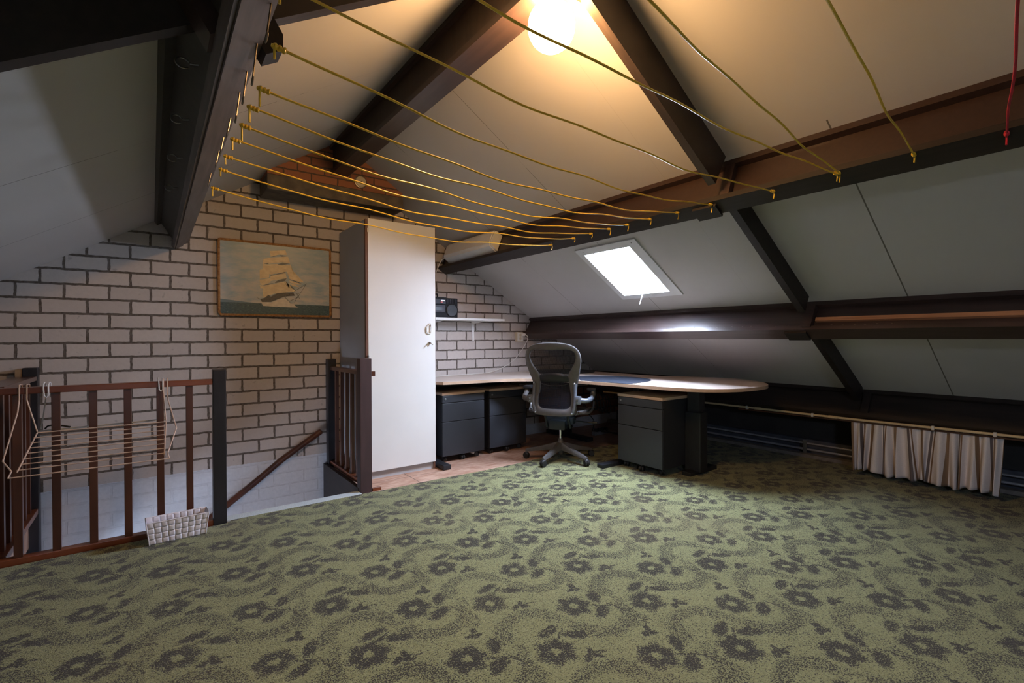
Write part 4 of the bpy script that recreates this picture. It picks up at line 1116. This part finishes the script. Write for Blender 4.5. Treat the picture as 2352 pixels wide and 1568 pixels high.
o4 = obj('side_wall', bside((-bw0, -bd0, 0), (-bw0, bd0, 0), (-bw1, -bd1, bh), (-bw1, bd1, bh), 3, 4, (-1, 0, 0)), M['weave'], t, smooth=True)
for q in (o, o2, o3, o4): md = q.modifiers.new('thickness', 'SOLIDIFY'); md.thickness = .0015
obj('base', B(-bw0, bw0, -bd0, bd0, 0, .003), M['weave'], t)
obj('rim', T([(-bw1, -bd1, bh), (bw1, -bd1, bh), (bw1, bd1, bh), (-bw1, bd1, bh)], .0032, closed=True), M['weave'], t, smooth=True)
bm = bmesh.new()
for sx in (-1, 1):
    for sy in (-1, 1): tube(bm, [(sx*bw0, sy*bd0, 0), (sx*bw1, sy*bd1, bh)], .003)
obj('corner_wire', bm, M['weave'], t, smooth=True)
bm = bmesh.new(); tube(bm, smooth_path([(bw1-.004, -.025, bh-.012), (bw1-.006, -.02, bh-.03), (bw1-.006, .0, bh-.036), (bw1-.006, .02, bh-.03), (bw1-.004, .025, bh-.012)], 3), .003); obj('handle', bm, M['weave'], t, smooth=True)

# ================================================================== CLOTHES AIRER over the railing
t = thing('clothes_airer', 'brown wire clothes airer hooked over the mahogany railing', 'clothes airer', (-.18, 3.15, .5))
wr = .0030
BL, BR = Vector((-.447, 3.232, .640)), Vector((.058, 3.232, .640)); FL, FR = Vector((-.497, 2.93, .498)), Vector((.065, 2.93, .498))
IL, IR = Vector((-.475, 2.965, .512)), Vector((.045, 2.965, .512))
def W_(name, pts, m='coated_wire', r=wr): return obj(name, T(pts, r, seg=7), M[m], t, world=True, smooth=True)
W_('rear_bar', [BL, BR]); W_('front_bar', [FL, FR]); W_('side_bar', [BL, IL]); W_('side_bar', [BR, IR])
for k in range(7):
    f = .14+k*.135; W_('drying_bar', [BL+(IL-BL)*f+Vector((-.004, 0, 0)), BR+(IR-BR)*f+Vector((.004, 0, 0))], r=.0025)
# left and right hanger frames: hook over the rail, rod down to the front bar
for s, X_, fr, bk, hx in ((-1, -.49, FL, BL, (-.512, -.486)), (1, .068, FR, BR, (.066, .048))):
    hk = []
    for x in hx:
        hk = [Vector((x, 3.318, .80)), Vector((x, 3.332, .845)), Vector((x, 3.328, .868)), Vector((x, 3.30, .872)), Vector((x, 3.262, .872)), Vector((x, 3.258, .80))]
        W_('hook', hk)
    top = Vector((hx[0], 3.258, .80)); out = Vector((-.522, 2.99, .562)) if s < 0 else Vector((.100, 3.10, .620))
    W_('hanger_rod', [top, top+(out-top)*.22+Vector((s*-.006, 0, 0)), out, fr+Vector((s*-.006, .03, .022)), fr])
    W_('hanger_rod', [Vector((hx[1], 3.258, .80)), bk+Vector((0, .0, .005))])
    # white rear half behind the rail
for s, x in ((-1, -.42), (1, .035)):
    W_('white_hook', smooth_path([(x-.006, 3.262, .815), (x-.008, 3.262, .868), (x-.008, 3.325, .870), (x-.008, 3.333, .80)], 3), 'white_wire', .0032)
    W_('white_hook', smooth_path([(x+.010, 3.262, .815), (x+.010, 3.262, .868), (x+.010, 3.325, .870), (x+.010, 3.333, .80)], 3), 'white_wire', .0032)
    W_('white_hook', [(x-.006, 3.262, .815), (x+.002, 3.261, .805), (x+.010, 3.262, .815)], 'white_wire', .0032)
    W_('white_rod', [(x-.008, 3.333, .80), (x-.030*1 if s < 0 else x+.02, 3.355, .64)], 'white_wire', .0028)
W_('white_bar', [(-.462, 3.352, .632), (.060, 3.352, .640)], 'white_wire', .0028)
W_('white_bar', [(-.462, 3.375, .625), (.060, 3.375, .633)], 'white_wire', .0024)
W_('white_bar', [(-.45, 3.342, .608), (-.37, 3.342, .610)], 'white_wire', .0028)
obj('tie_cord', T(smooth_path([(-.435, 3.345, .640), (-.42, 3.345, .655), (-.38, 3.345, .652), (-.34, 3.345, .640)], 4), .004), M['cable'], t, world=True, smooth=True)
obj('tie_cord', T(smooth_path([(-.405, 3.34, .80), (-.400, 3.345, .72), (-.402, 3.345, .66)], 4), .0022), M['cable'], t, world=True, smooth=True)

# ================================================================== CLOTHESLINES
rl = random.Random(11)
def clothesline(L_, R_, sag, label, m='yellow_rope', r=.0031, ring=True, tail=None):
    L_, R_ = Vector(L_), Vector(R_)
    t = thing('clothesline', label, 'clothesline', L_, 0, 'yellow clotheslines strung between the beams' if m == 'yellow_rope' else None)
    pts = []; a1, a2 = rl.uniform(0, 6), rl.uniform(0, 6); K = 44
    for k in range(K+1):
        f = k/K; p = L_+(R_-L_)*f; p.z -= sag*4*f*(1-f)
        wv = sin(pi*f)**.5 if 0 < f < 1 else 0
        p.z += (.0055*sin(f*15+a1)+.003*sin(f*33+a2))*wv; p.y += .003*sin(f*19+a2)*wv
        pts.append(p)
    obj('rope', T(pts, r, seg=8), M[m], t, world=True, smooth=True)
    # knots at both ends
    for e, dr in ((pts[0], (pts[2]-pts[0]).normalized()), (pts[-1], (pts[-3]-pts[-1]).normalized())):
        bm = bmesh.new(); c_ = e+dr*.006
        for q in range(3):
            cc = c_+dr*(q*.009); up = Vector((0, 0, 1)); sd = dr.cross(up).normalized(); u2 = sd.cross(dr)
            tube(bm, [cc+(sd*cos(a*pi/5)+u2*sin(a*pi/5))*r*1.45+dr*.003*sin(a) for a in range(10)], r*.9, seg=6, closed=True)
        td = Vector((rl.uniform(-.006, .012), rl.uniform(-.008, .008), -1))
        tube(bm, smooth_path([c_, c_+dr*-.004+Vector((.004, 0, -.012)), c_+td*rl.uniform(.025, .045)], 4), r*.9, seg=6)
        obj('knot', bm, M[m], t, world=True, smooth=True)
    # left ring hook, screwed into the outer bottom edge of the left beam
    if ring:
        yL = L_.y; base = PLL(.213, .085, yL+.012); bm = bmesh.new()
        c_ = L_+Vector((-.010, 0, .002)); v_ = (c_-base)
        tube(bm, [base, c_-v_.normalized()*.020], .0022, seg=6)
        cc = c_-v_.normalized()*.010; rr_ = .010; sd = Vector((0, 1, 0)); up = v_.normalized()
        tube(bm, [cc+(up*cos(a*pi/7)+sd*sin(a*pi/7))*rr_ for a in range(14)], .0021, seg=6, closed=True)
        obj('ring_hook', bm, M['tarnish'], t, world=True, smooth=True)
    base = PTR(.226, .012, R_.y); bm = bmesh.new()
    tube(bm, [base+Vector((.002, 0, .004)), R_+Vector((.004, 0, 0))], .0022, seg=6); cc = R_+Vector((-.002, 0, -.001))
    tube(bm, [cc+Vector((.007*cos(a*pi/6), 0, .007*sin(a*pi/6))) for a in range(12)], .0018, seg=6, closed=True)
    obj('screw_eye', bm, M['tarnish'], t, world=True, smooth=True)
    return t
LY_ = [2.361, 2.066, 1.918, 1.734, 1.539, 1.407, 1.260, 1.090]
LZ_ = [1.722, 1.716, 1.719, 1.716, 1.691, 1.691, 1.678, 1.694]
RY_ = [2.571, 2.342, 2.182, 2.027, 1.888, 1.725, 1.546, 1.352]
RZ_ = [1.751, 1.759, 1.761, 1.763, 1.764, 1.765, 1.762, 1.763]
names = ['first', 'second', 'third', 'fourth', 'fifth', 'sixth', 'seventh', 'eighth']
for i in range(8):
    clothesline((.2, LY_[i], LZ_[i]), (2.28, RY_[i], RZ_[i]), .073-.003*(i > 4), 'yellow clothesline strung between the beams, %s counted from the brick wall' % names[i])
clothesline((.2, 1.035, 1.79), (2.28, 1.047, 1.755), .055, 'yellow clothesline crossing in front of the brown ridge beam, ninth from the brick wall', ring=False)
clothesline((.2, .814, 1.79), (2.275, .792, 1.764), .035, 'yellow clothesline passing across the lit globe lamp', ring=False)
clothesline((.2, .533, 1.79), (2.283, .786, 1.766), .030, 'yellow clothesline slanting to the same knot as the one crossing the globe', ring=False)
clothesline((.2, .277, 1.79), (2.28, .542, 1.765), .030, 'yellow clothesline ending alone at the far right of the upper beam', ring=False)
t = clothesline((.2, -.014, 1.79), (2.28, .300, 1.760), .03, 'red cord tied to the upper right beam at the photo edge', 'red_rope', .0032, ring=False)
obj('green_thread', T(smooth_path([(2.283, .298, 1.765), (2.30, .26, 1.80), (2.26, .18, 1.85), (2.22, .05, 1.90)], 5), .0022), M['green_rope'], t, world=True, smooth=True)
